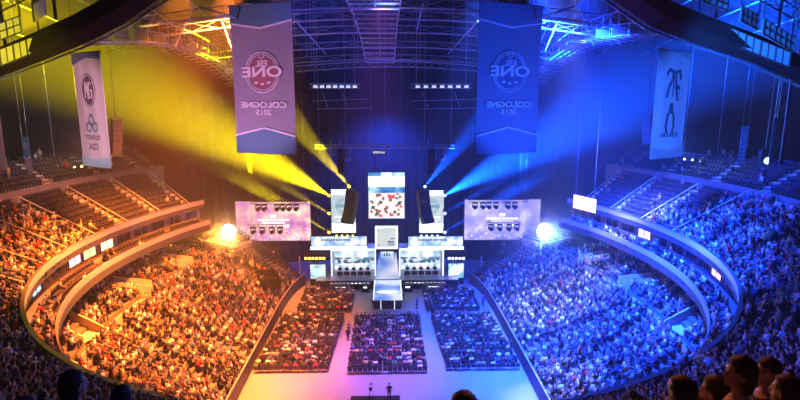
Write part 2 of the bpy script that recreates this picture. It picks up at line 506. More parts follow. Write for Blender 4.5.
# ------------------------------------------------------------------ mass objects (one mesh each)
def bulk(name, temps, items, pal_mat, label, cat):
    """items: (template index, x, y, z, rz, scale, palette) -> one mesh with a colour attribute"""
    Vs, Cs, LV, LS, LT, off, lo = [], [], [], [], [], 0, 0
    T = []
    for mb in temps:
        v = np.array(mb.v, float); lt = np.array([len(f) for f in mb.f]); lv = np.concatenate([np.array(f) for f in mb.f])
        vm = np.zeros(len(v), int)
        for f, m in zip(mb.f, mb.m): vm[list(f)] = m
        T.append((v, lt, lv, vm))
    for ti, x, y, z, rz, sc, pal in items:
        v, lt, lv, vm = T[ti]; c, s = math.cos(rz), math.sin(rz)
        w = np.empty_like(v); w[:, 0] = (v[:, 0] * c - v[:, 1] * s) * sc + x; w[:, 1] = (v[:, 0] * s + v[:, 1] * c) * sc + y; w[:, 2] = v[:, 2] * sc + z
        Vs.append(w); Cs.append(np.asarray(pal)[vm]); LV.append(lv + off); LT.append(lt); off += len(v)
    V = np.concatenate(Vs); Cc = np.concatenate(Cs); LV = np.concatenate(LV); LT = np.concatenate(LT); LS = np.concatenate([[0], np.cumsum(LT)[:-1]])
    me = bpy.data.meshes.new(name); me.vertices.add(len(V)); me.vertices.foreach_set('co', V.ravel())
    me.loops.add(len(LV)); me.loops.foreach_set('vertex_index', LV.astype(np.int32))
    me.polygons.add(len(LT)); me.polygons.foreach_set('loop_start', LS.astype(np.int32)); me.polygons.foreach_set('loop_total', LT.astype(np.int32))
    at_ = me.color_attributes.new('cloth', 'FLOAT_COLOR', 'POINT')
    at_.data.foreach_set('color', np.concatenate([Cc, np.ones((len(Cc), 1))], 1).ravel().astype(np.float32))
    me.update(calc_edges=True); me.validate()
    me.materials.append(pal_mat)
    o = bpy.data.objects.new(name, me); C.objects.link(o)
    return tag(o, label, cat, kind='stuff')
def attr_mat(name, rough=0.8):
    m = bpy.data.materials.new(name); m.use_nodes = True; nt = m.node_tree; b = nt.nodes['Principled BSDF']
    a = nt.nodes.new('ShaderNodeAttribute'); a.attribute_name = 'cloth'
    nt.links.new(a.outputs['Color'], b.inputs['Base Color']); b.inputs['Roughness'].default_value = rough
    return m
CLOTH = attr_mat('crowd_clothing')

def lowpoly(arms, stand=0.0, lean=0.0):
    mb = MB(); h = stand
    def seg(p, q, r, r2, m): mb.tube(p, q, r, 4, m, r2)
    # torso: four-sided taper, sized like shoulders and hips
    i = len(mb.v)
    for z, w, dd, yy in ((0.45 + h, 0.17, 0.12, 0), (0.98 + h, 0.22, 0.12, lean)):
        mb.v += [(-w, -dd + yy, z), (w, -dd + yy, z), (w, dd + yy, z), (-w, dd + yy, z)]
    for f in [(0, 3, 2, 1), (4, 5, 6, 7), (0, 1, 5, 4), (1, 2, 6, 5), (2, 3, 7, 6), (3, 0, 4, 7)]: mb.f.append(tuple(i + k for k in f)); mb.m.append(0)
    mb.ball((0, 0.03 + lean, 1.18 + h), (0.085, 0.10, 0.125), None, 1, 6, 4)
    mb.ball((0, -0.015 + lean, 1.215 + h), (0.098, 0.105, 0.12), None, 2, 6, 4)
    for s in (-1, 1):
        sh = (s * 0.2, lean, 0.94 + h)
        if arms == 'up': el = (s * 0.34, 0.08 + lean, 1.15 + h); ha = (s * 0.28, 0.12 + lean, 1.42 + h)
        elif arms == 'clap': el = (s * 0.26, 0.16 + lean, 0.76 + h); ha = (s * 0.05, 0.34 + lean, 0.98 + h)
        elif arms == 'one' and s > 0: el = (s * 0.3, 0.12 + lean, 1.12 + h); ha = (s * 0.24, 0.2 + lean, 1.38 + h)
        else: el = (s * 0.26, 0.06 + lean, 0.7 + h); ha = (s * 0.1, 0.3, 0.62 + h)
        seg(sh, el, 0.055, 0.045, 0); seg(el, ha, 0.045, 0.035, 1)
        if stand: seg((s * 0.1, 0, 0.5 + h), (s * 0.12, 0.02, 0.04), 0.1, 0.06, 3)
        else:
            seg((s * 0.1, 0, 0.52), (s * 0.13, 0.42, 0.52), 0.09, 0.07, 3); seg((s * 0.13, 0.42, 0.52), (s * 0.13, 0.42, 0.03), 0.07, 0.05, 3)
    return mb
LP = [lowpoly('down'), lowpoly('down', lean=0.12), lowpoly('clap'), lowpoly('up'), lowpoly('one'), lowpoly('down', 0.42), lowpoly('up', 0.42), lowpoly('clap', 0.42)]
SHC = [((.02, .02, .025), 8), ((.9, .9, .88), 6), ((.3, .3, .32), 3), ((.55, .05, .05), 2), ((.1, .18, .5), 2), ((.5, .42, .3), 2), ((.12, .3, .16), 1), ((.75, .6, .2), 1)]
SHC = [c for c, w in SHC for _ in range(w)]
def palette(dark=0.0):
    sh = np.clip(np.array((.025, .025, .03) if random.random() < dark else random.choice(SHC)) * random.uniform(0.8, 1.2), 0, 1)
    sk = np.array(random.choice([(.72, .46, .34), (.62, .38, .27), (.8, .56, .44), (.4, .25, .17)]))
    ha = np.array(random.choice([(.03, .025, .02), (.1, .06, .035), (.3, .2, .09), (.05, .04, .03), (.4, .38, .35)]))
    tr = np.array(random.choice([(.03, .03, .04), (.08, .1, .18), (.2, .18, .15)]))
    return [sh, sk, ha, tr]

def visible_px(s):
    p = proj((s['x'], s['y'], s['z'] + 1.1))
    if p is None: return None
    return p if -8 < p[0] < 808 and -8 < p[1] < 412 else None
# the 290 largest in view among the tiers become figures of their own
cand = []
for s in people_spots:
    p = visible_px(s)
    if p and s['reg'] == 'up' and p[2] > 5: cand.append((p[2], id(s), s))
cand.sort(key=lambda c: c[:2])
single = [c[2] for c in cand[:286]]
sid = {id(s) for s in single}
items = []
for s in people_spots:
    if id(s) in sid: continue
    w = [.36, .2, .12, .07, .07, .09, .05, .04]
    ti = rng.choice(8, p=w)
    items.append((ti, s['x'] + random.uniform(-.05, .05), s['y'] + random.uniform(-.05, .05), s['z'], face_dir(s) + random.gauss(0, .2), random.uniform(.93, 1.06), palette(.12)))
for s in floor_spots:
    if random.random() < 0.97:
        ti = rng.choice(8, p=[.5, .25, .12, .03, .05, .02, .01, .02])
        items.append((ti, s['x'] + random.uniform(-.03, .03), s['y'], 0, random.gauss(0, .15), random.uniform(.95, 1.05), palette(.55)))
bulk('crowd', LP, items, CLOTH, 'dense seated audience filling the lower bowl, tiers and the arena floor blocks', 'crowd')
print('crowd', len(items))

def seat_temp():
    mb = MB(); mb.box((0, 0.02, 0.43), (0.44, 0.42, 0.05)); mb.box((0, -0.22, 0.66), (0.44, 0.05, 0.44)); mb.box((0, -0.18, 0.21), (0.06, 0.1, 0.42)); return mb
seatc = [[np.array((0.05, 0.045, 0.07))] * 4]
single_seats = sorted((s for s in people_spots + vacant if id(s) in sid), key=lambda s: 0)
seat_items = [(0, s['x'], s['y'], s['z'], seat_dir(s), 1, seatc[0]) for s in people_spots + vacant if id(s) not in sid]
bulk('stadium_seating', [seat_temp()], seat_items, CLOTH, 'rows of dark tip-up stadium seats all round the tiers, beyond the nearest ones', 'seating')
ch = MB(); ch.box((0, 0, 0.44), (0.42, 0.4, 0.04)); ch.box((0, -0.2, 0.68), (0.42, 0.03, 0.36))
for sx in (-.19, .19):
    ch.tube((sx, -.2, 0.5), (sx, -.22, 0), .012, 4); ch.tube((sx, .17, 0.44), (sx, .17, 0), .012, 4)
# floor chairs: the nearest 290 singly, the others as one mass
fs = sorted(floor_spots, key=lambda s: (s['y'], abs(s['x'])))
chm = ch.mesh('folding_chair', M['chair'])
for s in fs[:290]:
    o = bpy.data.objects.new('folding_chair', chm); C.objects.link(o); o.location = (s['x'], s['y'], 0)
    b = 'orange-lit' if s['x'] < -5 else ('purple-lit' if s['x'] < 5 else 'blue-lit')
    tag(o, 'black folding chair in the near rows of the %s floor block' % b, 'chair', 'folding chairs in the near rows of the %s floor block' % b)
bulk('folding_chairs', [ch], [(0, s['x'], s['y'], 0, 0, 1, [np.array((.04, .04, .045))] * 4) for s in fs[290:]], CLOTH,
     'black folding chairs of the far rows on the arena floor', 'chairs')
# single stadium seats under the single spectators
sm = MB(); 
def soft_box(mb, c, d, tilt=0):
    mb.box(c, d, mat=Matrix.Rotation(tilt, 3, 'X'))
soft_box(sm, (0, 0.02, 0.43), (0.45, 0.42, 0.06), R(4)); 
sb = MB(); soft_box(sb, (0, -0.24, 0.66), (0.45, 0.05, 0.46), R(8))
sl = MB(); sl.box((-.2, -.2, .21), (.04, .12, .42)); sl.box((.2, -.2, .21), (.04, .12, .42))
mm = MB()
for b in (sm, sb, sl):
    k = len(mm.v); mm.v += b.v; mm.f += [tuple(i + k for i in f) for f in b.f]; mm.m += b.m
seat_me = mm.mesh('stadium_seat', M['seat'])
for s in single:
    o = bpy.data.objects.new('stadium_seat', seat_me); C.objects.link(o); o.location = (s['x'], s['y'], s['z']); o.rotation_euler = (0, 0, seat_dir(s))
    w = 'orange-lit' if s['x'] < 0 else 'blue-lit'
    tag(o, 'dark stadium seat under a spectator, near upper tier of the %s side' % w, 'seat', 'seats of the near upper tier, %s side' % w)

# ------------------------------------------------------------------ people as continuous figures
def remesh(mb, voxel, smooth=2):
    me = mb.mesh('tmp', [M['skin']]); o = bpy.data.objects.new('tmp', me); C.objects.link(o)
    md = o.modifiers.new('r', 'REMESH'); md.mode = 'VOXEL'; md.voxel_size = voxel; md.use_smooth_shade = True
    sm_ = o.modifiers.new('s', 'SMOOTH'); sm_.factor = 0.5; sm_.iterations = smooth
    dg = bpy.context.evaluated_depsgraph_get(); out = bpy.data.meshes.new_from_object(o.evaluated_get(dg))
    bpy.data.objects.remove(o); return out
def loft(mb, secs, n=14):
    """closed loft through ellipses (x, y, z, rx, ry)"""
    i = len(mb.v)
    for x, y, z, rx, ry in secs:
        for k in range(n):
            a = 2 * PI * k / n; mb.v.append((x + rx * math.cos(a), y + ry * math.sin(a), z))
    for r_ in range(len(secs) - 1):
        for k in range(n):
            j = (k + 1) % n; p = i + r_ * n; mb.f.append((p + k, p + j, p + n + j, p + n + k)); mb.m.append(0)
    mb.f.append(tuple(i + k for k in reversed(range(n)))); mb.m.append(0)
    mb.f.append(tuple(i + (len(secs) - 1) * n + k for k in range(n))); mb.m.append(0)
SKIN, TOP, BOT, HAIR, SHOE, EYE = range(6)
def person_mesh(pose, voxel=0.02, head_turn=0.0, head_tilt=0.0, female=False, fingers=False, short_sleeve=True, hair=True):
    mb = MB(); prim = []
    def cone(p, q, r, r2, reg, both=True):
        mb.tube(p, q, r, 8, 0, r2); mb.ball(p, r, None, 0, 8, 6); mb.ball(q, r2, None, 0, 8, 6)
        prim.append((Vector(p), Vector(q), r, r2, reg))
    sit = pose.startswith('sit'); b = 0.0 if sit else 0.43          # raise of the trunk when standing
    k = 0.93 if female else 1.0
    lean = 0.10 if 'lean' in pose else 0.0
    def T(z): return lean * max(0, (z - 0.5) / 0.5)
    loft(mb, [(0, T(z), z + b, rx * k, ry) for z, rx, ry in ((0.45, .15, .11), (0.52, .175, .13), (0.62, .155, .12), (0.74, .15, .115), (0.88, .175, .125), (0.97, .185, .115), (1.02, .15, .09), (1.06, .07, .065))])
    for z in (0.6, 0.75, 0.9): prim.append((Vector((-.08, T(z), z + b)), Vector((.08, T(z), z + b)), .1, .1, TOP))
    prim.append((Vector((-.06, 0, .5 + b)), Vector((.06, 0, .5 + b)), .08, .08, BOT))
    cone((0, T(1.0) - .005, 1.02 + b), (0, T(1.1) + .01, 1.13 + b), .06, .055, SKIN)
    hc = Vector((0, T(1.2) + .02, 1.24 + b)); HM = Euler((head_tilt, 0, head_turn)).to_matrix()
    def H(x, y, z): return hc + HM @ Vector((x, y, z))
    mb.ball(H(0, -.01, .025), (.076, .094, .1), HM, 0, 14, 10)          # cranium
    mb.ball(H(0, .022, -.045), (.056, .066, .075), HM, 0, 12, 8)       # face and jaw
    mb.ball(H(0, .075, -.09), (.022, .018, .018), HM, 0, 8, 6)         # chin
    mb.tube(H(0, .083, .015), H(0, .104, -.028), .009, 6, 0, .015); mb.ball(H(0, .1, -.03), .0155, None, 0, 6, 5)  # nose
    mb.ball(H(0, .078, .03), (.052, .014, .010), HM, 0, 8, 5)          # brow
    mb.ball(H(0, .082, -.058), (.024, .012, .009), HM, 0, 8, 5)        # lips
    for s in (-1, 1): mb.ball(H(s * .08, -.005, -.01), (.012, .02, .032), HM, 0, 8, 6)
    prim.append((H(0, 0, -.05), H(0, 0, .05), .08, .08, SKIN))
    for s in (-1, 1):
        sh = Vector((s * .185 * k, T(.97), .975 + b))
        P = {'up': ((s * .33, .06, 1.17), (s * .27, .12, 1.42)), 'clap': ((s * .27, .14, .76), (s * .055, .36, .96)),
             'chin': ((s * .2, .24, .72), (s * .05, .2, 1.06)), 'cross': ((s * .27, .08, .73), (-s * .08, .22, .78)),
             'down': ((s * .26, .03, .70), (s * .12, .27, .62)), 'hang': ((s * .27, -.02, .68), (s * .27, .08, .43)),
             'phone': ((s * .27, .14, .78), (s * .06, .34, 1.12)), 'point': (((s * .36, .2, 1.0), (s * .42, .45, 1.1)) if s > 0 else ((s * .27, .05, .7), (s * .2, .2, .55)))}
        key = [q for q in P if q in pose]; key = key[0] if key else ('down' if sit else 'hang')
        el, wr = [Vector((a, c_ + T(d_), d_ + b)) for a, c_, d_ in P[key]]
        cone(sh, el, .056, .042, TOP); cone(el, wr, .041, .027, SKIN if short_sleeve else TOP)
        f = (wr - el).normalized(); side = f.cross(Vector((0, 0, 1)));
        if side.length < 0.2: side = Vector((s, 0, 0))
        side.normalize(); nn = side.cross(f).normalized()
        pc = wr + f * .05
        Rm = Matrix((side, f, nn)).transposed()
        mb.ball(pc, (.04, .052, .018), Rm, 0, 10, 7); prim.append((pc, pc + f * .08, .03, .03, SKIN))
        if fingers:
            for q, (off, ln) in enumerate(((-.030, .062), (-.010, .074), (.010, .078), (.029, .070))):
                a = pc + side * off + f * .04; m1 = a + f * ln * .5 + nn * .006; m2 = m1 + f * ln * .35 - nn * .016; m3 = m2 + f * ln * .2 - nn * .018
                for p_, q_ in ((a, m1), (m1, m2), (m2, m3)): mb.tube(p_, q_, .0085, 6, 0, .008); mb.ball(q_, .0083, None, 0, 6, 5)
            a = pc - side * s * .03 - f * .015; m1 = a - side * s * .028 + f * .028; m2 = m1 - side * s * .006 + f * .03
            for p_, q_ in ((a, m1), (m1, m2)): mb.tube(p_, q_, .011, 6, 0, .009); mb.ball(q_, .0095, None, 0, 6, 5)
        else:
            mb.ball(pc + f * .06 - nn * .012, (.034, .042, .014), Rm, 0, 8, 6)
        if sit:
            cone((s * .09, .02, .53), (s * .13, .44, .52), .088, .062, BOT); cone((s * .13, .44, .52), (s * .13, .42, .1), .058, .042, BOT)
            cone((s * .13, .40, .05), (s * .14, .6, .04), .045, .036, SHOE)
        else:
            cone((s * .095, 0, .93), (s * .1, .02, .5), .092, .062, BOT); cone((s * .1, .02, .5), (s * .11, -.01, .1), .06, .043, BOT)
            cone((s * .11, -.03, .05), (s * .13, .15, .04), .045, .036, SHOE)
    me = remesh(mb, voxel, 2 if voxel < .015 else 1)
    n = len(me.polygons); cen = np.zeros(n * 3); me.polygons.foreach_get('center', cen); cen = cen.reshape(-1, 3)
    best = np.full(n, 9.0); reg = np.zeros(n, int)
    for p, q, r, r2, g in prim:
        p_, d = np.array(p), np.array(q - p); L = max(1e-9, (d ** 2).sum()); tt = np.clip(((cen - p_) @ d) / L, 0, 1)
        ds = np.linalg.norm(cen - (p_ + tt[:, None] * d), axis=1) - (r + (r2 - r) * tt)
        ok = ds < best; best[ok] = ds[ok]; reg[ok] = g
    loc = (cen - np.array(hc)) @ np.array(HM)
    head = (np.abs(loc) < (.11, .13, .16)).all(1)
    if hair:
        hr = head & (((loc[:, 2] > .03) & (loc[:, 1] < .075 - (loc[:, 2] < .07) * .03)) | ((loc[:, 1] < -.025) & (loc[:, 2] > -.075)) | (loc[:, 2] > .085))
        reg[hr] = HAIR
    for s in (-1, 1): reg[head & (np.linalg.norm(loc - (s * .03, .085, .012), axis=1) < .012)] = EYE
    slots = [M['skin'], SHIRTS[0], M['denim'], M['hair'], M['shoe'], M['blackp']]
    me.materials.clear()
    for m_ in slots: me.materials.append(m_)
    me.polygons.foreach_set('material_index', reg.astype(np.int32)); me.update()
    return me
def dress(me, top, skin=None, hair=None, bot=None):
    m2 = me.copy(); m2.materials[TOP] = top
    if skin: m2.materials[SKIN] = skin
    if hair: m2.materials[HAIR] = hair
    if bot: m2.materials[BOT] = bot
    return m2
protos = [person_mesh(p, .024, ht, tl, f) for p, ht, tl, f in (('sit down', .2, 0, False), ('sit down lean', -.3, -.15, True), ('sit clap', 0, 0, False), ('sit chin lean', .1, 0, False), ('sit up', -.1, .1, True), ('stand hang', .3, 0, False))]
wear = [[dress(p, sh, random.choice([M['skin'], M['skin2']]), random.choice([M['hair'], M['hair2']])) for sh in SHIRTS] for p in protos]
POSE = ['with hands in lap', 'leaning forward', 'clapping', 'with hands at chin', 'with arms raised', 'standing']
SHN = ['black', 'white', 'grey', 'red', 'blue', 'khaki']
for s in single:
    pi = rng.choice(6, p=[.4, .2, .14, .12, .07, .07]); si = rng.choice(6, p=[.4, .18, .16, .1, .1, .06])
    o = bpy.data.objects.new('person', wear[pi][si]); C.objects.link(o)
    fx = 0.0
    o.location = (s['x'], s['y'], s['z']); o.rotation_euler = (0, 0, face_dir(s) * 0.6 + seat_dir(s) * 0.4 if pi != 5 else face_dir(s))
    side = 'orange-lit' if s['x'] < 0 else 'blue-lit'
    tag(o, 'person in %s top %s, near upper tier, %s side' % (SHN[si], POSE[pi], side), 'person', '%s-topped spectators %s, near upper tier %s side' % (SHN[si], POSE[pi], side))

# ------------------------------------------------------------------ foreground spectators, placed one by one
def d_up(x, y):
    lo, hi = -2.0, 40.0
    for _ in range(40):
        m = (lo + hi) / 2; v = (x / (30 + m)) ** 2 + ((y - CY) / (32.4 + m)) ** 2
        if v > 1: lo = m
        else: hi = m
    return lo
def t_up(x, y, d): return math.atan2(-x / (30 + d), -(y - CY) / (32.4 + d))
def tread(x, y):
    d = d_up(x, y); return z_up(d, t_up(x, y, d))
def hair_cap(name, parent, hc, style, m, hm=None):
    mb = MB(); seg, rings = 22, 14; i0 = 0; rr = random.Random(len(name) + style)
    for a in range(rings + 1):
        ph = PI / 2 - (PI * 0.62 if style == 0 else PI * 0.72) * a / rings
        for b in range(seg):
            th = 2 * PI * b / seg; w = 1 + 0.06 * math.sin(7 * th + 3 * a) * (0.4 + rr.random() * .6)
            front = max(0, math.sin(th)) * (1 if ph < .55 else 0)
            rx, ry, rz = .092 * w, .108 * w, .115 * w
            y_ = ry * math.cos(ph) * math.sin(th); z_ = rz * math.sin(ph)
            if ph < .5 and math.sin(th) > .15: y_ *= .72; z_ = max(z_, .03)
            if style == 1 and ph < 0 and math.sin(th) < .3: z_ -= .10 * (-ph) * 1.4
            mb.v.append((rx * math.cos(ph) * math.cos(th), y_ - .014, z_ + .028))
    for a in range(rings):
        for b in range(seg):
            j = (b + 1) % seg; p = a * seg; mb.f.append((p + b, p + seg + b, p + seg + j, p + j)); mb.m.append(0)
    o = mb.build('hair', m, parent, smooth=True); o.location = hc
    if hm: o.rotation_euler = hm
    sd = o.modifiers.new('t', 'SOLIDIFY'); sd.thickness = .012
    return o
def hero(u, v, Y, rz, pose, label, top, skin='skin', hair=0, turn=0.0, tilt=0.0, female=False, style=0, bot='denim', finger=True, sleeve=True):
    p = at(u, v, Y); x, y = p.x, p.y; zt = tread(x, y)
    me = person_mesh(pose, .0105, turn, tilt, female, finger, sleeve, hair=True)
    sit = pose.startswith('sit'); H = 1.38 + (0 if sit else .43); sc = (p.z - zt) / H
    print('hero', u, v, 'tread', round(zt, 2), 'scale', round(sc, 2))
    sc = min(1.13, max(.88, sc))
    me = dress(me, top, M[skin], [M['hair'], M['hair2']][hair], M[bot])
    o = bpy.data.objects.new('person', me); C.objects.link(o); o.location = (x, y, zt); o.rotation_euler = (0, 0, rz); o.scale = (sc,) * 3
    lean = .10 if 'lean' in pose else 0
    hair_cap('h%d' % u, o, (0, lean * 1.4 + .02, 1.24 + (0 if sit else .43)), style, [M['hair'], M['hair2']][hair], (tilt, 0, turn))
    return tag(o, label, 'person')
NAVY = mat('shirt_navy', (.03, .05, .14), .85); ORNG = mat('shirt_rust', (.5, .16, .08), .85, noise=.1, nscale=20)
hero(465, 393, 3.0, 0, 'stand hang', 'person whose short dark hair rises alone into the bottom edge of the view', SHIRTS[0])
hero(120, 386, 4.9, -.2, 'stand hang', 'person with a round blue-edged dark head, before the tier rail at the bottom left', SHIRTS[0])
hero(70, 371, 4.3, -.35, 'stand cross', 'tall person in dark clothes at the lower left, lit blue along the right side', NAVY, style=1, turn=-.3)
hero(14, 340, 4.6, -.6, 'stand chin', 'person with long dark hair standing at the left edge of the view', SHIRTS[0], female=True, style=1, hair=1)
hero(36, 378, 5.4, -.5, 'stand clap', 'person in a grey shirt clapping, between two dark figures at the left', SHIRTS[2], turn=-.2)
hero(685, 377, 3.4, .35, 'stand hang', 'person with a round dark head, leftmost of the group at the lower right', SHIRTS[3], style=0)
hero(719, 377, 3.9, .3, 'stand cross', 'person with reddish cheek turned left, second of the group at the lower right', SHIRTS[3], turn=.5, hair=0)
hero(745, 357, 3.6, .95, 'stand clap', 'person in a rust shirt clapping, face lit orange, tallest head at the lower right', ORNG, turn=.35, style=1)
hero(772, 358, 4.4, 1.25, 'stand cross', 'smiling person in a navy shirt with folded arms at the lower right, face turned left', NAVY, turn=.55)
hero(797, 338, 3.9, .6, 'stand cross', 'person in black cut by the right edge of the view', SHIRTS[0], style=1)
hero(704, 392, 5.2, .3, 'stand hang', 'person in a blue top low between the two dark heads at the lower right', SHIRTS[4])

# ------------------------------------------------------------------ people on the arena floor
def floor_person(u, v, label, pi, si, rz=0.0, z=0.0, grp=None, Y=None):
    d = ray(u, v); k = (z - 28.0) / d.z; x, y = d.x * k, d.y * k
    o = bpy.data.objects.new('person', wear[pi][si]); C.objects.link(o); o.location = (x, y, z); o.rotation_euler = (0, 0, rz)
    return tag(o, label, 'person', grp)
floor_person(348, 341, 'person in black standing in the aisle left of the centre floor block', 5, 0, .2)
floor_person(349, 334, 'person in grey standing just behind the one in black, in the left floor aisle', 5, 2, 2.6)
floor_person(403, 303, 'person in black standing by the right corner post of the runway', 5, 0, -.5)
floor_person(417, 309, 'person in blue walking between the runway and the far right floor block', 5, 4, .9)
floor_person(373, 308, 'person in red standing by the left corner post of the runway', 5, 3, .4)
floor_person(511, 353, 'steward in black standing by the barrier of the right lower bowl', 5, 0, .9)
floor_person(483, 306, 'person in blue at the far end of the right floor aisle', 5, 4, -.9)
floor_person(281, 320, 'steward in black beside the left floor block, near the barrier', 5, 0, -.9)

# camera riser at the bottom of the view
p = at(370, 400, 40.5)
rr_ = empty('camera_platform', (-1.2, 43.6, 0), label='black camera riser at the bottom centre of the arena floor', cat='platform')
mb = MB(); mb.box((0, 0, 1.05), (4.6, 1.8, 0.12)); mb.build('deck', M['black'], rr_)
for a in (-2.1, -0.7, 0.7, 2.1):
    for b in (-.8, .8): mb = MB(); mb.tube((a, b, 0), (a, b, 1.0), .04, 6); mb.build('leg', M['darksteel'], rr_)
mb = MB(); mb.quad((-2.3, -.92, .02), (2.3, -.92, .02), (2.3, -.92, 1.0), (-2.3, -.92, 1.0)); mb.box((0, -.93, .5), (4.6, .03, .98)); mb.build('skirt', M['black'], rr_)
cp = empty('broadcast_camera', (-1.6, 43.7, 1.11), label='white-topped video camera on a tripod on the black camera riser', cat='camera')
mb = MB()
for a in range(3): mb.tube((0, 0, 1.1), (.5 * math.cos(a * 2.1), .5 * math.sin(a * 2.1), 0), .025, 6)
mb.build('tripod', M['darksteel'], cp)
mb = MB(); mb.box((0, 0, 1.3), (.3, .6, .3)); mb.build('body', M['blackp'], cp); mb = MB(); mb.tube((0, .3, 1.3), (0, .75, 1.3), .12, 10); mb.build('lens', M['blackp'], cp)
mb = MB(); mb.box((0, -.1, 1.48), (.24, .4, .06)); mb.build('top_cover', M['white'], cp)
o = bpy.data.objects.new('person', wear[5][0]); C.objects.link(o); o.location = (0.1, 43.7, 1.11); tag(o, 'camera operator in black standing on the riser at the bottom centre', 'person')

# ------------------------------------------------------------------ stage
stg = MB(); stg.box((0, 81.5, 0.75), (22.0, 11.0, 1.5)); 
o = stg.build('main_stage', M['stage']); tag(o, 'low grey main stage across the far end of the hall', 'stage')
BL = emis('led_blue_white', (.45, .65, 1.0), 2.2); WH = emis('led_white', (.8, .9, 1.0), 2.0)
# runway with led floor, edge strips, emblem
rw = empty('runway', (0, 72, 0), label='square runway with a glowing blue-white deck and winged emblem, jutting from the stage', cat='stage')
RX = screen_mat('runway_led', [(.3, (.05, .15, .7)), (.5, (.25, .4, .95)), (.65, (.7, .78, 1.0))], .28, 1.1, detail=1)
mb = MB(); mb.box((0, 0, 1.42), (3.9, 8.0, .14)); mb.build('deck', RX, rw)
for s in (-1, 1):
    mb = MB(); mb.box((s * 1.98, 0, 1.46), (.12, 8.0, .1)); o = mb.build('light_strip', WH, rw)
    mb = MB(); mb.box((s * 0.95, -4.02, .7), (.07, .05, 1.35)); mb.build('post', WH, rw)
mb = MB(); mb.box((0, .1, .67), (3.8, 7.8, 1.34)); mb.build('skirt', M['black'], rw)
mb = MB()
for s in (-1, 1):
    for k, (L, yy) in enumerate(((1.5, 0), (1.15, .35), (.8, .65), (1.2, -.35))):
        mb.box((s * (.25 + L / 2), -1.2 + yy, 1.505), (L, .22, .03), s * .22)
mb.prism([(-.35, -1.8), (.35, -1.8), (.5, -.9), (0, -.3), (-.5, -.9)], 1.5, 1.53)
mb.build('emblem', mat('emblem_grey', (.25, .3, .38), .5, emit=(.8, .9, 1), es=1.2), rw)
# ramp from runway to centre totem
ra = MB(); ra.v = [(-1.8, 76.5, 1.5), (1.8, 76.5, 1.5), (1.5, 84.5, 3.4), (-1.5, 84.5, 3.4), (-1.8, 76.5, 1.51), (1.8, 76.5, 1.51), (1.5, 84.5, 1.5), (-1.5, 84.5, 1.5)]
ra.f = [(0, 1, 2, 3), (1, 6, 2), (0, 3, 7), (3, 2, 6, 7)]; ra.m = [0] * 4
o = ra.build('entrance_ramp', screen_mat('ramp_reflection', [(.3, (.06, .2, .85)), (.55, (.5, .6, .95)), (.7, (.9, .85, 1))], .3, .9, detail=0))  # blue-white reflections put into the ramp's own glow
tag(o, 'ramp with painted blue-white reflections rising between the two player booths', 'ramp')

def screen(name, uv, Y, m, label, cat='screen', frame=None, depth=.25, fw=.12, grp=None, bm=None):
    """flat led wall spanning pixels (u0, v0)-(u1, v1) at distance Y"""
    u0, v0, u1, v1 = uv; a = at(u0, v1, Y); b = at(u1, v0, Y); um = (u0 + u1) / 2
    x0, x1 = at(u0, (v0 + v1) / 2, Y).x, at(u1, (v0 + v1) / 2, Y).x
    z0, z1 = at(um, v1, Y).z, at(um, v0, Y).z; w, h = x1 - x0, z1 - z0
    r = empty(name, ((x0 + x1) / 2, Y, z0), label=label, cat=cat, group=grp)
    mb = MB(); mb.box((0, -.02, h / 2), (w - .02, .06, h - .02)); mb.build('display', m, r)
    mb = MB()
    for s in (-1, 1): mb.box((s * w / 2, .05, h / 2), (fw, depth, h + fw)); mb.box((0, .05, h / 2 + s * h / 2), (w, depth, fw))
    mb.box((0, .12, h / 2), (w, .08, h)); mb.build('frame', frame or M['darksteel'], r)
    return r, w, h
def glyph_bars(parent, y, items, m, name='lettering'):
    mb = MB()
    for cx, cz, w, h in items: mb.box((cx, y, cz), (w, .03, h))
    return mb.build(name, m, parent)
def hang(name, pts, label, cat='cable', r=.03, ztop=None, grp=None):
    mb = MB()
    for x, y, z in pts: mb.tube((x, y, z), (x, y, (ztop or z_roof(x, y)) + 1.0), r, 5)
    o = mb.build(name, M['rail']); tag(o, label, cat, grp); return o

SL = screen_mat('show_left', [(.25, (.35, .08, .5)), (.42, (.85, .3, .65)), (.52, (1, .55, .6)), (.62, (1, .8, .75)), (.8, (.9, .7, 1))], .55, 1.0, detail=6)
SR = screen_mat('show_right', [(.25, (.15, .12, .75)), (.42, (.4, .38, .95)), (.55, (.6, .5, 1)), (.68, (.85, .8, 1)), (.85, (1, .9, 1))], .55, .95, detail=6, seed=3.1)
WT = emis('picture_white', (1, .95, 1), 1.5)
DK = emis('picture_dark', (.12, .05, .2), .6)
for (uv, m, side) in (((236, 201, 311, 241), SL, 'left'), ((464, 199, 540, 240), SR, 'right')):
    r, w, h = screen('video_screen', uv, 79.0, m, 'wide %s video screen hanging beside the stage, with white title and a sparkling crowd' % ('pink-purple' if side == 'left' else 'lavender-blue'))
    its = [(0, h * .53, w * .42, .28), (0, h * .46, w * .30, .22)] + [(-w * .17 + k * w * .045, h * .38, w * .03, .45) for k in range(9)]
    its += [(0, h * .62, .9, .5)]
    glyph_bars(r, -.08, its, WT, 'title')
    # crowd of raised hands in the picture, tiny white flecks
    rr = random.Random(5); fl = MB()
    for _ in range(90): fl.box((rr.uniform(-w * .48, w * .48), -.07, rr.uniform(.1, h * .33)), (rr.uniform(.06, .25), .02, rr.uniform(.05, .14)))
    fl.build('audience_picture', WT, r)
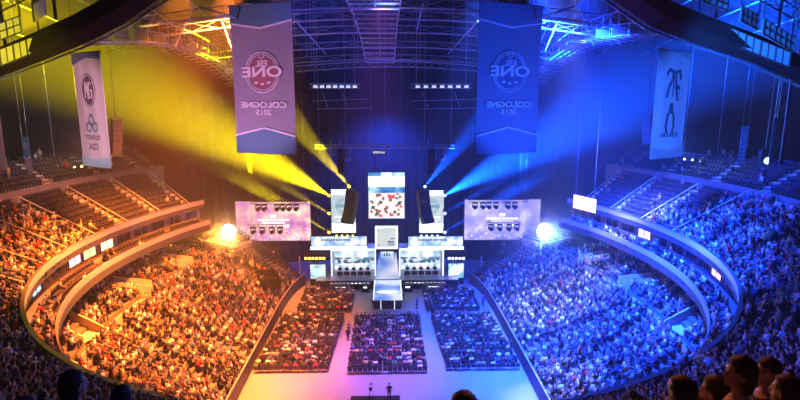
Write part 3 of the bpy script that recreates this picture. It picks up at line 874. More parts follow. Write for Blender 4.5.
# centre portrait screen with two-part picture
r, w, h = screen('centre_screen', (368, 172, 405, 219), 80.0, screen_mat('centre_sky', [(.35, (.02, .12, .45)), (.5, (.1, .4, .8)), (.60, (.6, .9, 1)), (.8, (1, 1, 1))], .35, 1.1, detail=4), 'tall video screen above the stage centre, white burst over a red-speckled panel')
mb = MB(); mb.box((0, -.07, h * .80), (w * .98, .03, h * .22)); mb.box((0, -.07, h * .93), (w * .28, .03, h * .12)); mb.build('burst_picture', emis('burst', (.9, .97, 1), 1.6), r)
mb = MB(); mb.quad((-w * .47, -.075, h * .56), (w * .47, -.075, h * .56), (w * .49, -.075, h * .02), (-w * .49, -.075, h * .02)); mb.box((0, -.06, h * .29), (w * .96, .02, h * .54)); mb.build('lineup_picture', emis('lineup_white', (1, .93, .9), 1.1), r)
for col, cc in (('red', (.9, .08, .12)), ('dark', (.05, .12, .12)), ('brown', (.4, .15, .1))):
    mb = MB(); rr = random.Random(len(col))
    for _ in range(14): mb.box((rr.uniform(-w * .42, w * .42), -.1, rr.uniform(h * .06, h * .54)), (rr.uniform(.2, .6), .02, rr.uniform(.2, .55)))
    mb.build('picture_pattern', emis('lineup_' + col, cc, 1.0), r)
hang('hanging_cable', [(r.location.x - w * .4, 80.3, r.location.z + h), (r.location.x + w * .4, 80.3, r.location.z + h)], 'thin pair of cables holding the tall centre screen')
# portrait screens with round emblem
PS = screen_mat('portrait_led', [(.3, (.55, .75, .85)), (.5, (.7, .82, .88)), (.7, (.95, 1, 1))], .3, .85, detail=2)
for (uv, side) in (((331, 189, 356, 233), 'left'), ((419, 190, 444, 233), 'right')):
    r, w, h = screen('portrait_screen', uv, 79.5, PS, 'upright pale screen with a ring emblem, beside the projectors of the %s' % ('yellow beams' if side == 'left' else 'blue beams'))
    mb = MB(); n = 28
    for k in range(n):
        a, b = 2 * PI * k / n, 2 * PI * (k + 1) / n
        for rad in (1.15, .85): mb.tube((rad * math.cos(a), -.1, h * .62 + rad * math.sin(a)), (rad * math.cos(b), -.1, h * .62 + rad * math.sin(b)), .06, 4)
    mb.box((0, -.1, h * .62), (2.5, .05, .5)); mb.build('ring_emblem', emis('ring_' + side, (.25, .45, .6), .9), r)
    glyph_bars(r, -.1, [(0, h * .37, w * .7, .3), (0, h * .29, w * .5, .12)], WT)
    mb = MB(); mb.box((0, -.08, h * .12), (w * .96, .03, h * .22)); mb.box((0, -.08, h * .93), (w * .96, .03, h * .12)); mb.build('bright_band', WH, r)
# led header bars
HB = screen_mat('header_led', [(.35, (.12, .3, .7)), (.5, (.5, .68, .92)), (.60, (1, 1, 1))], .8, 1.3, detail=4)
for (uv, side) in (((311, 236, 367, 246), 'left'), ((408, 236, 463, 246), 'right')):
    r, w, h = screen('led_header', uv, 78.5, HB, 'white led bar with dark lettering above the %s player booth' % side)
    rr = random.Random(3)
    glyph_bars(r, -.08, [(-w * .3 + k * .38, h * .62, .25, .3) for k in range(12)], emis('hdr_dark_' + side, (.1, .2, .4), .5))
    mb = MB(); mb.box((0, -.6, -.15), (w * 1.0, .8, .35)); mb.build('lower_band', WH, r)
# centre small screen and crest box
r, w, h = screen('square_screen', (376, 227, 397, 248), 79.0, screen_mat('sq_led', [(.4, (.75, .85, .9)), (.6, (.95, .93, .85))], .5, .85), 'white-framed square screen at the centre of the stage, above the crest', frame=WH, fw=.28)
glyph_bars(r, -.08, [(w * .2, h * .3, w * .32, .3), (w * .28, h * .45, w * .2, .2), (w * .22, h * .18, w * .3, .2), (-w * .38, h * .15, .2, .2), (-w * .38, h * .85, .2, .2)], emis('sq_dark', (.2, .3, .6), .7), 'player_picture')
r, w, h = screen('crest_box', (380, 251, 394, 258), 83.0, HB, 'small lit crest panel with white edges at the top of the ramp', fw=.15)
glyph_bars(r, -.08, [(-.4, h * .5, .25, .5), (0, h * .5, .3, .6), (.4, h * .5, .25, .5)], emis('crest_dk', (.1, .2, .4), .6))

# player booths
BK = screen_mat('booth_wall', [(.35, (.25, .42, .55)), (.5, (.6, .75, .85)), (.60, (1, 1, 1))], .6, 1.25, detail=4)
for (xc, side) in ((-5.35, 'left'), (5.35, 'right')):
    b = empty('player_booth', (xc, 79.3, 1.5), label='white glowing booth with five players, on the stage half with the %s' % ('yellow beams' if side == 'left' else 'blue beams'), cat='booth')
    mb = MB(); mb.box((0, 2.2, 2.1), (6.6, .15, 4.2)); mb.build('back_screen', BK, b)
    mb = MB(); mb.box((0, 2.1, 1.55), (6.4, .08, 1.0)); mb.build('picture_band', screen_mat('booth_pic_' + side, [(.3, (.04, .12, .25)), (.5, (.2, .4, .55)), (.7, (.75, .85, .9))], 2.2, 1.0, kind='vor'), b)
    for s in (-1, 1):
        mb = MB(); mb.box((s * 3.35, .6, 2.1), (.15, 3.4, 4.2)); mb.build('side_panel', M['white'], b)
        mb = MB(); mb.box((s * 3.45, -1.15, 2.1), (.14, .12, 4.3)); mb.build('light_strip', WH, b)
    mb = MB(); mb.box((0, .5, 4.28), (6.9, 3.5, .14)); mb.build('roof', M['white'], b)
    mb = MB(); mb.box((0, -1.2, 4.28), (6.9, .1, .3)); mb.build('roof_light', WH, b)
    dk = empty('player_desk', (xc, 78.6, 1.5), label='long white desk with dark panels under the five players in the %s booth' % side, cat='desk')
    mb = MB(); mb.box((0, 0, .74), (5.6, .8, .06)); mb.build('top', M['white'], dk)
    for k in range(5):
        mb = MB(); mb.box((-2.2 + k * 1.1, -.38, .4), (.95, .05, .62)); mb.build('front_panel', M['darksteel'], dk)
        mb = MB(); mb.box((-2.2 + k * 1.1, -.15, 1.06), (.56, .04, .34)); mb.box((-2.2 + k * 1.1, -.15, .84), (.06, .05, .14)); mb.box((-2.2 + k * 1.1, -.15, .78), (.25, .18, .02))
        o = mb.build('computer_monitor', M['blackp']); o.location = (xc, 78.6, 1.5)
        tag(o, 'black monitor in the %s booth, %s from the left' % (side, ['first', 'second', 'third', 'fourth', 'fifth'][k]), 'monitor', 'monitors in the %s booth' % side)
        o = bpy.data.objects.new('person', wear[[0, 1, 0, 1, 0][k]][[0, 4, 0, 4, 0][k] if side == 'right' else [1, 1, 1, 1, 1][k]]); C.objects.link(o)
        o.location = (xc - 2.2 + k * 1.1, 79.45, 1.5); o.rotation_euler = (0, 0, PI)
        tag(o, 'seated player behind a monitor in the %s booth, %s from the left' % (side, ['first', 'second', 'third', 'fourth', 'fifth'][k]), 'person', 'players in the %s booth' % side)
        o = bpy.data.objects.new('gaming_chair', seat_me); C.objects.link(o); o.location = (xc - 2.2 + k * 1.1, 79.45, 1.5); o.rotation_euler = (0, 0, PI)
        tag(o, 'dark chair of the %s player in the %s booth' % (['first', 'second', 'third', 'fourth', 'fifth'][k], side), 'chair', 'chairs in the %s booth' % side)
# square side screens on the stage ends + lamp rows above
SQ = {'left': screen_mat('sq_left', [(.35, (.25, .45, .55)), (.5, (.55, .8, .85)), (.68, (.95, 1, 1))], .7, 1.3, detail=3),
      'right': screen_mat('sq_right', [(.35, (.15, .45, .6)), (.5, (.5, .8, .95)), (.66, (1, 1, 1))], .7, 1.3, detail=3, seed=2)}
for uv, side in (((310, 264, 326, 279), 'left'), ((448, 263, 464, 278), 'right')):
    r, w, h = screen('side_screen', uv, 78.0, SQ[side], 'small square screen at the %s end of the stage beside the booth' % side)
    if side == 'right':
        mb = MB(); mb.ball((0, -.1, h * .55), (.85, .05, .8), None, 0, 20, 10); mb.build('round_picture', emis('disc', (1, .98, .9), 2.5), r)
    mb = MB(); mb.box((0, .2, -1.0), (w, .4, 2.2)); mb.build('stand', M['black'], r)
YEL = (1.0, .72, .02)
LENS = {'yellow': emis('lens_yellow', (1, .75, .05), 6), 'blue': emis('lens_blue', (.35, .6, 1), 6), 'white': emis('lens_white', (.7, .82, 1), 5), 'amber': emis('lens_amber', (1, .55, .12), 10)}
def lamp_body(lens):
    r = empty('moving_head_lamp', (0, 0, 0))
    mb = MB(); mb.box((0, 0, .0), (.42, .3, .14)); mb.build('base', M['blackp'], r)
    mb = MB(); mb.box((-.22, 0, -.25), (.05, .16, .45)); mb.box((.22, 0, -.25), (.05, .16, .45)); mb.build('yoke', M['blackp'], r)
    mb = MB(); mb.tube((0, .22, -.38), (0, -.2, -.42), .15, 10, 0, .19); h = mb.build('lamp_head', M['blackp'], r)
    mb = MB(); mb.tube((0, -.2, -.42), (0, -.23, -.423), .16, 12); mb.build('lens', LENS[lens] if lens else M['blackp'], h)
    return r
LB = {}
def lamp(lens, loc, label, group=None, rz=0.0, sc=1.0):
    if lens not in LB: LB[lens] = lamp_body(lens); o = LB[lens]
    else: o = dup(LB[lens])
    o.location = loc; o.rotation_euler = (0, 0, rz); o.scale = (sc,) * 3
    o['label'] = label; o['category'] = 'lamp'
    if group: o['group'] = group
    return o
for side, col, us in (('left', 'yellow', [306 + 3.6 * k for k in range(6)]), ('right', 'white', [449 + 3.6 * k for k in range(5)])):
    for k, u in enumerate(us):
        p = at(u, 257, 79.2); lamp(col, (p.x, p.y, p.z + .4), '%s glowing spotlight in the row above the small %s side screen' % (col, side), 'lamps above the small %s side screen' % side, sc=1.3)
    a, b = at(us[0] - 2, 254, 79.2), at(us[-1] + 2, 254, 79.2)
    mb = MB(); mb.truss((a.x, a.y, a.z + .35), (b.x, b.y, a.z + .35), .35, .35, .03); tag(mb.build('lighting_truss', M['darksteel']), 'short truss bar over the small %s side screen' % side, 'truss')
    for k in range(4):
        u = (337 if side == 'left' else 421) + k * 5.4; p = at(u, 234.5, 79.0)
        lamp('yellow' if side == 'left' else 'white', (p.x, p.y - .5, p.z + .35), 'spotlight under the %s upright screen, one of four' % side, 'four lamps under the %s upright screen' % side, sc=.9)

# casters' desks at the stage front
for u0, u1, side in ((331, 351, 'outer left'), (362, 369, 'inner left'), (403, 412, 'inner right'), (423, 444, 'outer right')):
    a, b = at(u0, 289, 75.6), at(u1, 284, 75.6); x0, x1 = at(u0, 287, 75.6).x, at(u1, 287, 75.6).x
    r = empty('black_desk', ((x0 + x1) / 2, 75.2, 0), label='dark desk block before the stage front, %s of the runway' % side, cat='desk')
    w = x1 - x0
    mb = MB(); mb.box((0, 0, .55), (w, .9, 1.1)); mb.build('body', M['black'], r); mb = MB(); mb.box((0, 0, 1.13), (w + .1, 1.0, .06)); mb.build('top', M['darksteel'], r)
    mb = MB(); mb.box((0, -.47, .8), (w * .5, .04, .22)); mb.build('logo_strip', WH, r)
fb = MB()
for s in (-1, 1):
    for k in range(10): fb.box((s * (3.0 + k * .62), 75.97, 1.05), (.42, .03, .16))
tag(fb.build('sponsor_strip', emis('sponsor_white', (.85, .9, 1), 1.3)), 'row of small white markings along the dark stage front', 'sign')
mbk = MB(); mbk.box((0, 75.98, .72), (21.8, .04, 1.35)); tag(mbk.build('stage_skirt', M['black']), 'black skirt covering the front face of the main stage', 'skirt')
# stage carpet ends: tall white booth columns, scaffold behind the stage
for s, side in ((-1, 'left'), (1, 'right')):
    mb = MB(); mb.truss((s * 11.6, 80, 0), (s * 11.6, 80, 14), .5, .5, .05); tag(mb.build('tower_truss', M['darksteel']), 'dark upright truss tower at the %s end of the stage' % side, 'truss')
    p = at(481 if s > 0 else 300, 272, 80); mb = MB(); mb.tube((p.x, 80, 0), (p.x, 80, p.z + 2.6), .12, 8); tag(mb.build('light_column', M['white']), 'thin white column standing %s of the stage' % side, 'column')

# line-array loudspeakers beside the upright screens and over the sides
def line_array(top, n, bend, rz, label, wd=1.3, hh=.42, m='blackp'):
    r = empty('line_array_speaker', top, (0, 0, rz)); tag(r, label, 'loudspeaker')
    y, z, a = 0, 0, 0
    for k in range(n):
        mb = MB(); M_ = Matrix.Rotation(-a, 3, 'X'); mb.box((0, y, z - hh / 2), (wd, .8, hh * .93), mat=M_); mb.box((0, y - .41, z - hh / 2), (wd * .8, .03, hh * .6), mat=M_, m=1)
        mb.build('speaker_box', [M[m], M['darksteel']], r)
        a += bend; y -= math.sin(a) * hh; z -= math.cos(a) * hh
    mb = MB(); mb.box((0, 0, .12), (wd * .9, .9, .1)); mb.tube((-.3, 0, .15), (0, 0, 1.0), .02, 4); mb.tube((.3, 0, .15), (0, 0, 1.0), .02, 4)
    mb.tube((0, 0, 1.0), (0, 0, z_roof(top[0], top[1]) + 1.0 - top[2]), .025, 4); mb.build('rigging', M['darksteel'], r)
    return r
for (u, v, side, rz) in ((352, 191, 'left', -.5), (423, 191, 'right', .5)):
    p = at(u, v, 77.5); line_array((p.x, p.y, p.z), 12, .055, rz, 'curved black stack of loudspeakers hanging in front of the %s upright screen' % side, 1.9, .42)
p = at(116, 120, 52); line_array((p.x, p.y, p.z), 7, .03, -.9, 'black hanging loudspeaker stack beside the long pale pink banner', 1.2, .5)
p = at(648, 114, 52); line_array((p.x, p.y, p.z), 6, .03, .9, 'black hanging loudspeaker stack beside the pale blue banner', 1.2, .5)
# subwoofer pillars in dark between
for (u, side) in ((341, 'left'), (431, 'right')):
    p = at(u, 148, 74); mb = MB(); mb.box((p.x, 74, p.z - 1.8), (.9, .9, 3.6)); o = mb.build('hanging_drape', M['black']); tag(o, 'narrow black drape hanging from the cross truss, %s of centre' % side, 'drape')
    
# front trusses with pods before the side screens
for (u0, u1, vs, us, side) in ((250, 308, (203, 226), ([258, 264, 277, 283, 289, 296], [253, 262, 272, 280]), 'left'), (468, 528, (201, 223), ([475, 483, 489, 496, 508, 515], [491, 500, 509, 517]), 'right')):
    for row, v in enumerate(vs):
        a, b = at(u0 if row == 0 else us[1][0] - 4, v, 70), at(u1 if row == 0 else us[1][-1] + 4, v, 70)
        w = ['upper', 'lower'][row]
        mb = MB(); mb.truss((a.x, 70, a.z), (b.x, 70, a.z), .3, .3, .022); o = mb.build('lighting_truss', M['darksteel'])
        tag(o, '%s dark truss bar hanging before the wide %s screen' % (w, side), 'truss')
        hang('hanging_cable', [(a.x + .4, 70, a.z), (b.x - .4, 70, a.z)], 'thin cables holding the %s truss before the wide %s screen' % (w, side), r=.015)
        for u in us[row]:
            p = at(u, v, 70); lamp(None, (p.x, 70, a.z - .25), 'dark unlit spotlight hanging on the %s truss before the wide %s screen' % (w, side), 'dark lamps on the %s truss before the wide %s screen' % (w, side), sc=1.5)

# ------------------------------------------------------------------ banners
def text(body, size, parent, m, loc, sx=1.0, name='lettering', mirror=True):
    cu = bpy.data.curves.new(name, 'FONT'); cu.body = body; cu.size = size; cu.align_x = 'CENTER'; cu.align_y = 'CENTER'; cu.extrude = .008; cu.offset = .028 * size
    o = bpy.data.objects.new(name, cu); C.objects.link(o); cu.materials.append(m)
    dg = bpy.context.evaluated_depsgraph_get(); me = bpy.data.meshes.new_from_object(o.evaluated_get(dg)); bpy.data.objects.remove(o)
    o = bpy.data.objects.new(name, me); C.objects.link(o)
    me.transform(Matrix.Rotation(PI / 2, 4, 'X')); me.transform(Matrix.Diagonal((-sx if mirror else sx, 1, 1, 1)))
    if mirror: me.flip_normals()
    o.parent = parent; o.location = loc; return o
def poly(mb, pts, y=0.0, t=.02, m=0):
    """flat plate in the x-z plane"""
    i = len(mb.v); n = len(pts)
    for yy in (y - t / 2, y + t / 2): mb.v += [(p[0], yy, p[1]) for p in pts]
    for k in range(n):
        j = (k + 1) % n; mb.f.append((i + k, i + j, i + n + j, i + n + k)); mb.m.append(m)
    mb.f.append(tuple(i + k for k in range(n))); mb.m.append(m)
    mb.f.append(tuple(i + n + k for k in reversed(range(n)))); mb.m.append(m)
def stroke(mb, pts, w, y=0.0, t=.02, m=0):
    for (x0, z0), (x1, z1) in zip(pts[:-1], pts[1:]):
        L = math.hypot(x1 - x0, z1 - z0) or 1e-6; nx, nz = -(z1 - z0) / L * w / 2, (x1 - x0) / L * w / 2
        ex, ez = (x1 - x0) / L * w * .3, (z1 - z0) / L * w * .3
        poly(mb, [(x0 - ex + nx, z0 - ez + nz), (x0 - ex - nx, z0 - ez - nz), (x1 + ex - nx, z1 + ez - nz), (x1 + ex + nx, z1 + ez + nz)], y, t, m)
def ringpts(cx, cz, rx, rz_, n=28, a0=0, a1=2 * PI): return [(cx + rx * math.cos(a0 + (a1 - a0) * k / n), cz + rz_ * math.sin(a0 + (a1 - a0) * k / n)) for k in range(n + 1)]

def banner(corners, Yl, Yr, label, cloth, end_m, name='hanging_banner', chev=None):
    """corners: (uTL,vTL,uTR,vTR,uBL,vBL,uBR,vBR); left edge hangs at distance Yl, right edge at Yr"""
    a, b = at(corners[0], corners[1], Yl), at(corners[2], corners[3], Yr)
    c_, d_ = at(corners[4], corners[5], Yl), at(corners[6], corners[7], Yr)
    L = ((a + c_) / 2); Rr = ((b + d_) / 2); zt, zb = (a.z + b.z) / 2, (c_.z + d_.z) / 2
    w = math.hypot(Rr.x - L.x, Yr - Yl); h = zt - zb
    r = empty(name, ((L.x + Rr.x) / 2, (Yl + Yr) / 2, zb), (0, 0, math.atan2(Yr - Yl, Rr.x - L.x)), label=label, cat='banner')
    mb = MB(); n = 12; vs = []
    for j in range(25):
        for i in range(n + 1):
            x = -w / 2 + w * i / n; mb.v.append((x, .03 * math.sin(i * 1.3 + j * .1) * .5, h * j / 24))
    for j in range(24):
        for i in range(n):
            k = j * (n + 1) + i; mb.f.append((k, k + 1, k + n + 2, k + n + 1)); mb.m.append(0)
    o = mb.build('cloth', cloth, r); sd = o.modifiers.new('t', 'SOLIDIFY'); sd.thickness = .02
    mb = MB(); mb.tube((-w / 2 - .1, 0, h), (w / 2 + .1, 0, h), .05, 8); mb.build('top_rod', M['darksteel'], r); mb = MB(); mb.tube((-w / 2, 0, 0), (w / 2, 0, 0), .04, 8); mb.build('bottom_rod', M['darksteel'], r)
    for s in (-1, 1):
        mb = MB(); mb.tube((s * w * .4, 0, h), (s * w * .4, 0, max(h + .5, z_roof(r.location.x, r.location.y) + 1.2 - zb)), .02, 5)
        mb.build('cable', M['rail'], r)
    return r, w, h
BIG = [((230, 8, 291, 0, 237, 154, 297, 153), 41, 39, 'left', 'purple', mat('banner_purple', (.34, .20, .32), .8), mat('banner_slate', (.12, .16, .30), .8), mat('banner_pink', (.95, .62, .80), .7), mat('badge_red', (.40, .08, .13), .7)),
       ((478, 0, 541, 7, 477, 153, 537, 153), 39, 41, 'right', 'blue', mat('banner_blue', (.13, .19, .34), .8), mat('banner_blue_dark', (.12, .19, .38), .8), mat('banner_pale', (.55, .66, .90), .7), mat('badge_blue', (.08, .13, .30), .7))]
for cs, yl, yr, side, colw, cl, sl_, pk, bd in BIG:
    r, w, h = banner(cs, yl, yr, 'big %s hanging banner with round emblem and mirrored lettering, %s of the centre' % (colw, side), cl, sl_)
    mb = MB(); poly(mb, [(-w / 2, h), (-w / 2, h * .885), (0, h * .845), (w / 2, h * .885), (w / 2, h)], -.05); mb.build('top_field', sl_, r)
    mb = MB(); poly(mb, [(-w / 2, 0), (w / 2, 0), (w / 2, h * .125), (0, h * .18), (-w / 2, h * .125)], -.05); mb.build('bottom_field', sl_, r)
    mb = MB(); stroke(mb, [(-w / 2 + .03, h * .885), (0, h * .845), (w / 2 - .03, h * .885)], .13, -.08); stroke(mb, [(-w / 2 + .03, h * .125), (0, h * .18), (w / 2 - .03, h * .125)], .12, -.08); mb.build('chevron_line', pk, r)
    cz = h * .555
    mb = MB(); poly(mb, ringpts(0, cz, 1.22, 1.22)[:-1], -.07); mb.build('badge', bd, r)
    mb = MB(); stroke(mb, ringpts(0, cz, 1.48, 1.48), .07, -.09); stroke(mb, ringpts(0, cz, 1.3, 1.3), .05, -.09)
    stroke(mb, ringpts(-.0, cz + 1.25, .22, .22, 12), .06, -.1)
    for sx_ in (-.55, 0, .55): stroke(mb, [(sx_ - .1, cz - .75 - .1 * (sx_ == 0)), (sx_ + .1, cz - .75 - .1 * (sx_ == 0))], .16, -.1)
    mb.build('badge_ring', pk, r)
    mb = MB(); poly(mb, [(-1.62, cz - .34), (1.62, cz - .34), (1.62, cz + .34), (-1.62, cz + .34)], -.10); mb.build('badge_bar', bd, r)
    text('ONE', 1.05, r, pk, (0, -.13, cz), 1.6); text('ESL', .62, r, pk, (0, -.13, cz + .62), 1.2)
    text('COLOGNE', .62, r, pk, (0, -.1, h * .335), 1.35); text('2015', .55, r, pk, (0, -.1, h * .285), 1.3)

PINK = mat('banner_rose', (.72, .46, .55), .8); PALE = mat('banner_ice', (.42, .52, .66), .8); INK = mat('emblem_ink', (.14, .07, .13), .8)
GRB = mat('emblem_greyblue', (.25, .30, .42), .8); SLT = mat('banner_steel', (.30, .38, .50), .8); SLD = mat('banner_topdark', (.14, .12, .24), .8); PINK_B = mat('banner_foot_blue', (.40, .50, .62), .8)
r, w, h = banner((73, 56, 100, 49, 83, 168, 111, 166), 37.5, 35.5, 'long pale pink banner with round ink emblem above a three-loop emblem, upper left', PINK, SLT)
mb = MB(); poly(mb, [(-w / 2, h), (-w / 2, h * .90), (0, h * .955), (w / 2, h * .935), (w / 2, h)], -.05); mb.build('top_field', SLD, r)
mb = MB(); poly(mb, [(-w / 2, 0), (w / 2, 0), (w / 2, h * .105), (0, h * .07), (-w / 2, h * .105)], -.05); mb.build('bottom_field', PINK_B, r)
cz = h * .68; mb = MB(); poly(mb, ringpts(0, cz, .86, 1.08)[:-1], -.06); mb.build('disc', INK, r)
mb = MB()
stroke(mb, ringpts(0, cz, .77, .98), .05, -.09)
stroke(mb, [(-.42, cz - .5), (-.36, cz + .55), (-.2, cz - .1), (-.08, cz + .55), (-.08, cz - .6)], .08, -.09)
stroke(mb, [(.42, cz + .4), (.2, cz + .55), (.05, cz + .2), (.08, cz - .5), (.38, cz - .5), (.42, cz), (.2, cz)], .08, -.09); mb.build('monogram', PINK, r)
cz = h * .365; mb = MB()
stroke(mb, ringpts(0, cz + .42, .26, .34), .15, -.07); stroke(mb, ringpts(-.38, cz - .05, .30, .28), .15, -.07); stroke(mb, ringpts(.40, cz - .05, .28, .28), .15, -.07); mb.build('loop_emblem', GRB, r)
text('CLOUD9', .42, r, INK, (0, -.08, h * .265), 1.15); text('G2A', .62, r, INK, (0, -.08, h * .18), 1.0)
r, w, h = banner((657, 47, 688, 54, 652, 158, 684, 158), 37.0, 39.0, 'long pale blue banner with a hooked emblem above a penguin, upper right', PALE, SLT)
DB = mat('emblem_blue_dark', (.04, .07, .16), .8)
mb = MB(); poly(mb, [(-w / 2, 0), (w / 2, 0), (w / 2, h * .115), (0, h * .075), (-w / 2, h * .115)], -.05); mb.build('bottom_field', SLT, r)
mb = MB(); poly(mb, [(-w / 2, h), (-w / 2, h * .97), (0, h * .985), (w / 2, h * .92), (w / 2, h)], -.05); mb.build('top_field', SLT, r)
cz = h * .70; mb = MB()
stroke(mb, [(-.85, cz + .6), (-.62, cz + .98), (-.15, cz + .85), (-.15, cz + .3), (-.5, cz - .25), (-.72, cz - .95)], .24, -.08)
stroke(mb, [(0, cz + 1.0), (0, cz - .9)], .12, -.08); stroke(mb, [(.85, cz + .4), (.68, cz + .9), (.22, cz + .8), (.28, cz - .1), (.78, cz - .3)], .24, -.08); stroke(mb, [(.32, cz - .15), (.66, cz - 1.15)], .24, -.08)
mb.build('hook_emblem', DB, r)
cz = h * .37; mb = MB(); poly(mb, ringpts(0, cz + .85, .28, .36, 14)[:-1], -.07)
stroke(mb, [(-.08, cz + .6), (-.38, cz + .25), (-.48, cz - .5), (-.34, cz - .95)], .26, -.07); stroke(mb, [(.08, cz + .6), (.38, cz + .25), (.48, cz - .5), (.34, cz - .95)], .26, -.07); mb.build('penguin_emblem', DB, r)
text('KINGUIN', .42, r, DB, (0, -.07, h * .22), 1.25)
# narrow far banners
for (cs, yl, yr, label, top, low, ink) in (
        ((22, 137, 29, 137, 26, 177, 33, 176), 60, 59.5, 'small narrow banner, blue above pink, hanging over the left rear seats', mat('nb_blue', (.12, .25, .6), .8), mat('nb_pink', (.55, .32, .42), .8), mat('nb_ink', (.85, .7, .8), .7)),
        ((740.5, 126, 747.5, 126, 739, 165, 746, 165), 60, 60.5, 'small narrow blue banner hanging over the right rear seats', mat('nb2_blue', (.16, .32, .7), .8), mat('nb2_low', (.12, .25, .6), .8), mat('nb2_ink', (.5, .65, .95), .7))):
    r, w, h = banner(cs, yl, yr, label, low, top)
    mb = MB(); poly(mb, [(-w / 2, h), (-w / 2, h * .5), (0, h * .44), (w / 2, h * .5), (w / 2, h)], -.05); mb.build('top_field', top, r)
    mb = MB(); stroke(mb, [(-w / 2 + .05, h * .5), (0, h * .44), (w / 2 - .05, h * .5)], .12, -.08)
    for k in range(4): stroke(mb, [(-.18, h * (.08 + .09 * k)), (.18, h * (.08 + .09 * k))], .14, -.08)
    stroke(mb, ringpts(0, h * .78, .25, .3, 12), .08, -.08); mb.build('lettering', ink, r)
r, w, h = banner((-7, 108, 2, 112, -2, 170, 5, 172), 46, 45, 'pale pink banner cut by the left edge of the view', PINK, SLT)
r, w, h = banner((772.5, 118, 776, 118, 770, 164, 773, 164), 44, 46.5, 'pale banner seen almost edge-on at the right, the shorter of two', PALE, SLT)
r, w, h = banner((787, 79, 791, 79, 783, 164, 786, 164), 38, 40.5, 'tall pale banner seen almost edge-on near the right edge', PALE, SLT)

# ------------------------------------------------------------------ roof steel
def truss_obj(name, segs, label, w=.6, h=.6, r=.045, m='steel', chords=4, step=None, cat='truss', grp=None):
    mb = MB()
    for a, b in segs: mb.truss(a, b, w, h, r, step, chords)
    o = mb.build(name, M[m]); return tag(o, label, cat, grp)
def tubes_obj(name, segs, r, label, m='steel', cat='beam', grp=None, n=5):
    mb = MB()
    for a, b in segs: mb.tube(a, b, r, n)
    return tag(mb.build(name, M[m]), label, cat, grp)
# cross girders seen over the hall centre; each spans the roof and is carried by it
for k, (v, Y) in enumerate(((3, 44), (15, 51), (29, 58), (44, 66), (57, 78))):
    zc = at(387, v, Y).z; X = 20 + k * .8; n = 8
    pts = [(-X + 2 * X * i / n, Y, min(zc - 1.6 * (abs(-1 + 2 * i / n)) ** 2, z_roof(-X + 2 * X * i / n, Y) + 1)) for i in range(n + 1)]
    tubes = MB()
    for a, b in zip(pts[:-1], pts[1:]): tubes.truss(a, b, .45, .7, .045, 2.2, 3)
    for s in (2, 6): tubes.tube(pts[s], (pts[s][0], Y, z_roof(pts[s][0], Y) + 1.5), .03, 4)
    tag(tubes.build('roof_girder', M['steel']), 'cross girder under the dark roof above the hall, ' + ('nearest the camera' if k == 0 else 'about %d metres down the hall' % Y), 'girder', 'cross girders of the roof')
# ladder-like lighting grid at the centre of the roof
g = MB()
for k in range(14):
    Y = 42 + k * 3.0; z = at(377, -1 + k * 4.9, Y).z; x0 = -1.0; wd = 4.3
    g.box((x0, Y, z), (wd, .16, .16))
    if k < 13:
        z2 = at(377, -1 + (k + 1) * 4.9, Y + 3.0).z
        for s in (-1, 1): g.tube((x0 + s * wd / 2, Y, z), (x0 + s * wd / 2, Y + 3.0, z2), .06, 4)
for k in (2, 7, 12): Y = 42 + k * 3.0; g.tube((-1, Y, at(377, -1 + k * 4.9, Y).z), (-1, Y, z_roof(-1, Y) + 1.5), .05, 4)
tag(g.build('ladder_grid', M['white']), 'ladder-like steel grid running along the roof centre', 'grid')
for s, w_ in ((-1, 'left'), (1, 'right')):
    g = MB(); x = -1.0 + s * 4.2
    for k in range(10):
        Y = 46 + k * 4.6; z = at(377, 1 + k * 5.2, Y).z
        if k < 9: z2 = at(377, 1 + (k + 1) * 5.2, Y + 4.6).z; g.truss((x, Y, z), (x, Y + 4.6, z2), .9, .5, .04, 1.2)
    for k in (1, 4, 7): Y = 46 + k * 4.6; g.tube((x, Y, at(377, 1 + k * 5.2, Y).z), (x, Y, z_roof(x, Y) + 1.5), .04, 4)
    tag(g.build('ring_truss', M['darksteel']), 'dark lengthwise truss just %s of the ladder grid in the roof' % w_, 'truss')
    # raking members
    tubes_obj('raking_brace', [(at(387 + s * 91, 21, 48), at(387 + s * 61, 54, 74)), (at(387 + s * 36, 3, 50), at(387 + s * 30, 30, 62))], .07, 'pale raking tube crossing the roof girders, %s of centre' % w_)
    tubes_obj('raking_brace', [(at(387 + s * 152, 18, 40), at(387 + s * 128, 40, 52)), (at(387 + s * 188, 6, 40), at(387 + s * 152, 18, 40)), (at(387 + s * 165, 20, 46), at(387 + s * 145, 56, 60))], .06, 'pale raking tubes fanning out beside the big banner, %s side' % w_)
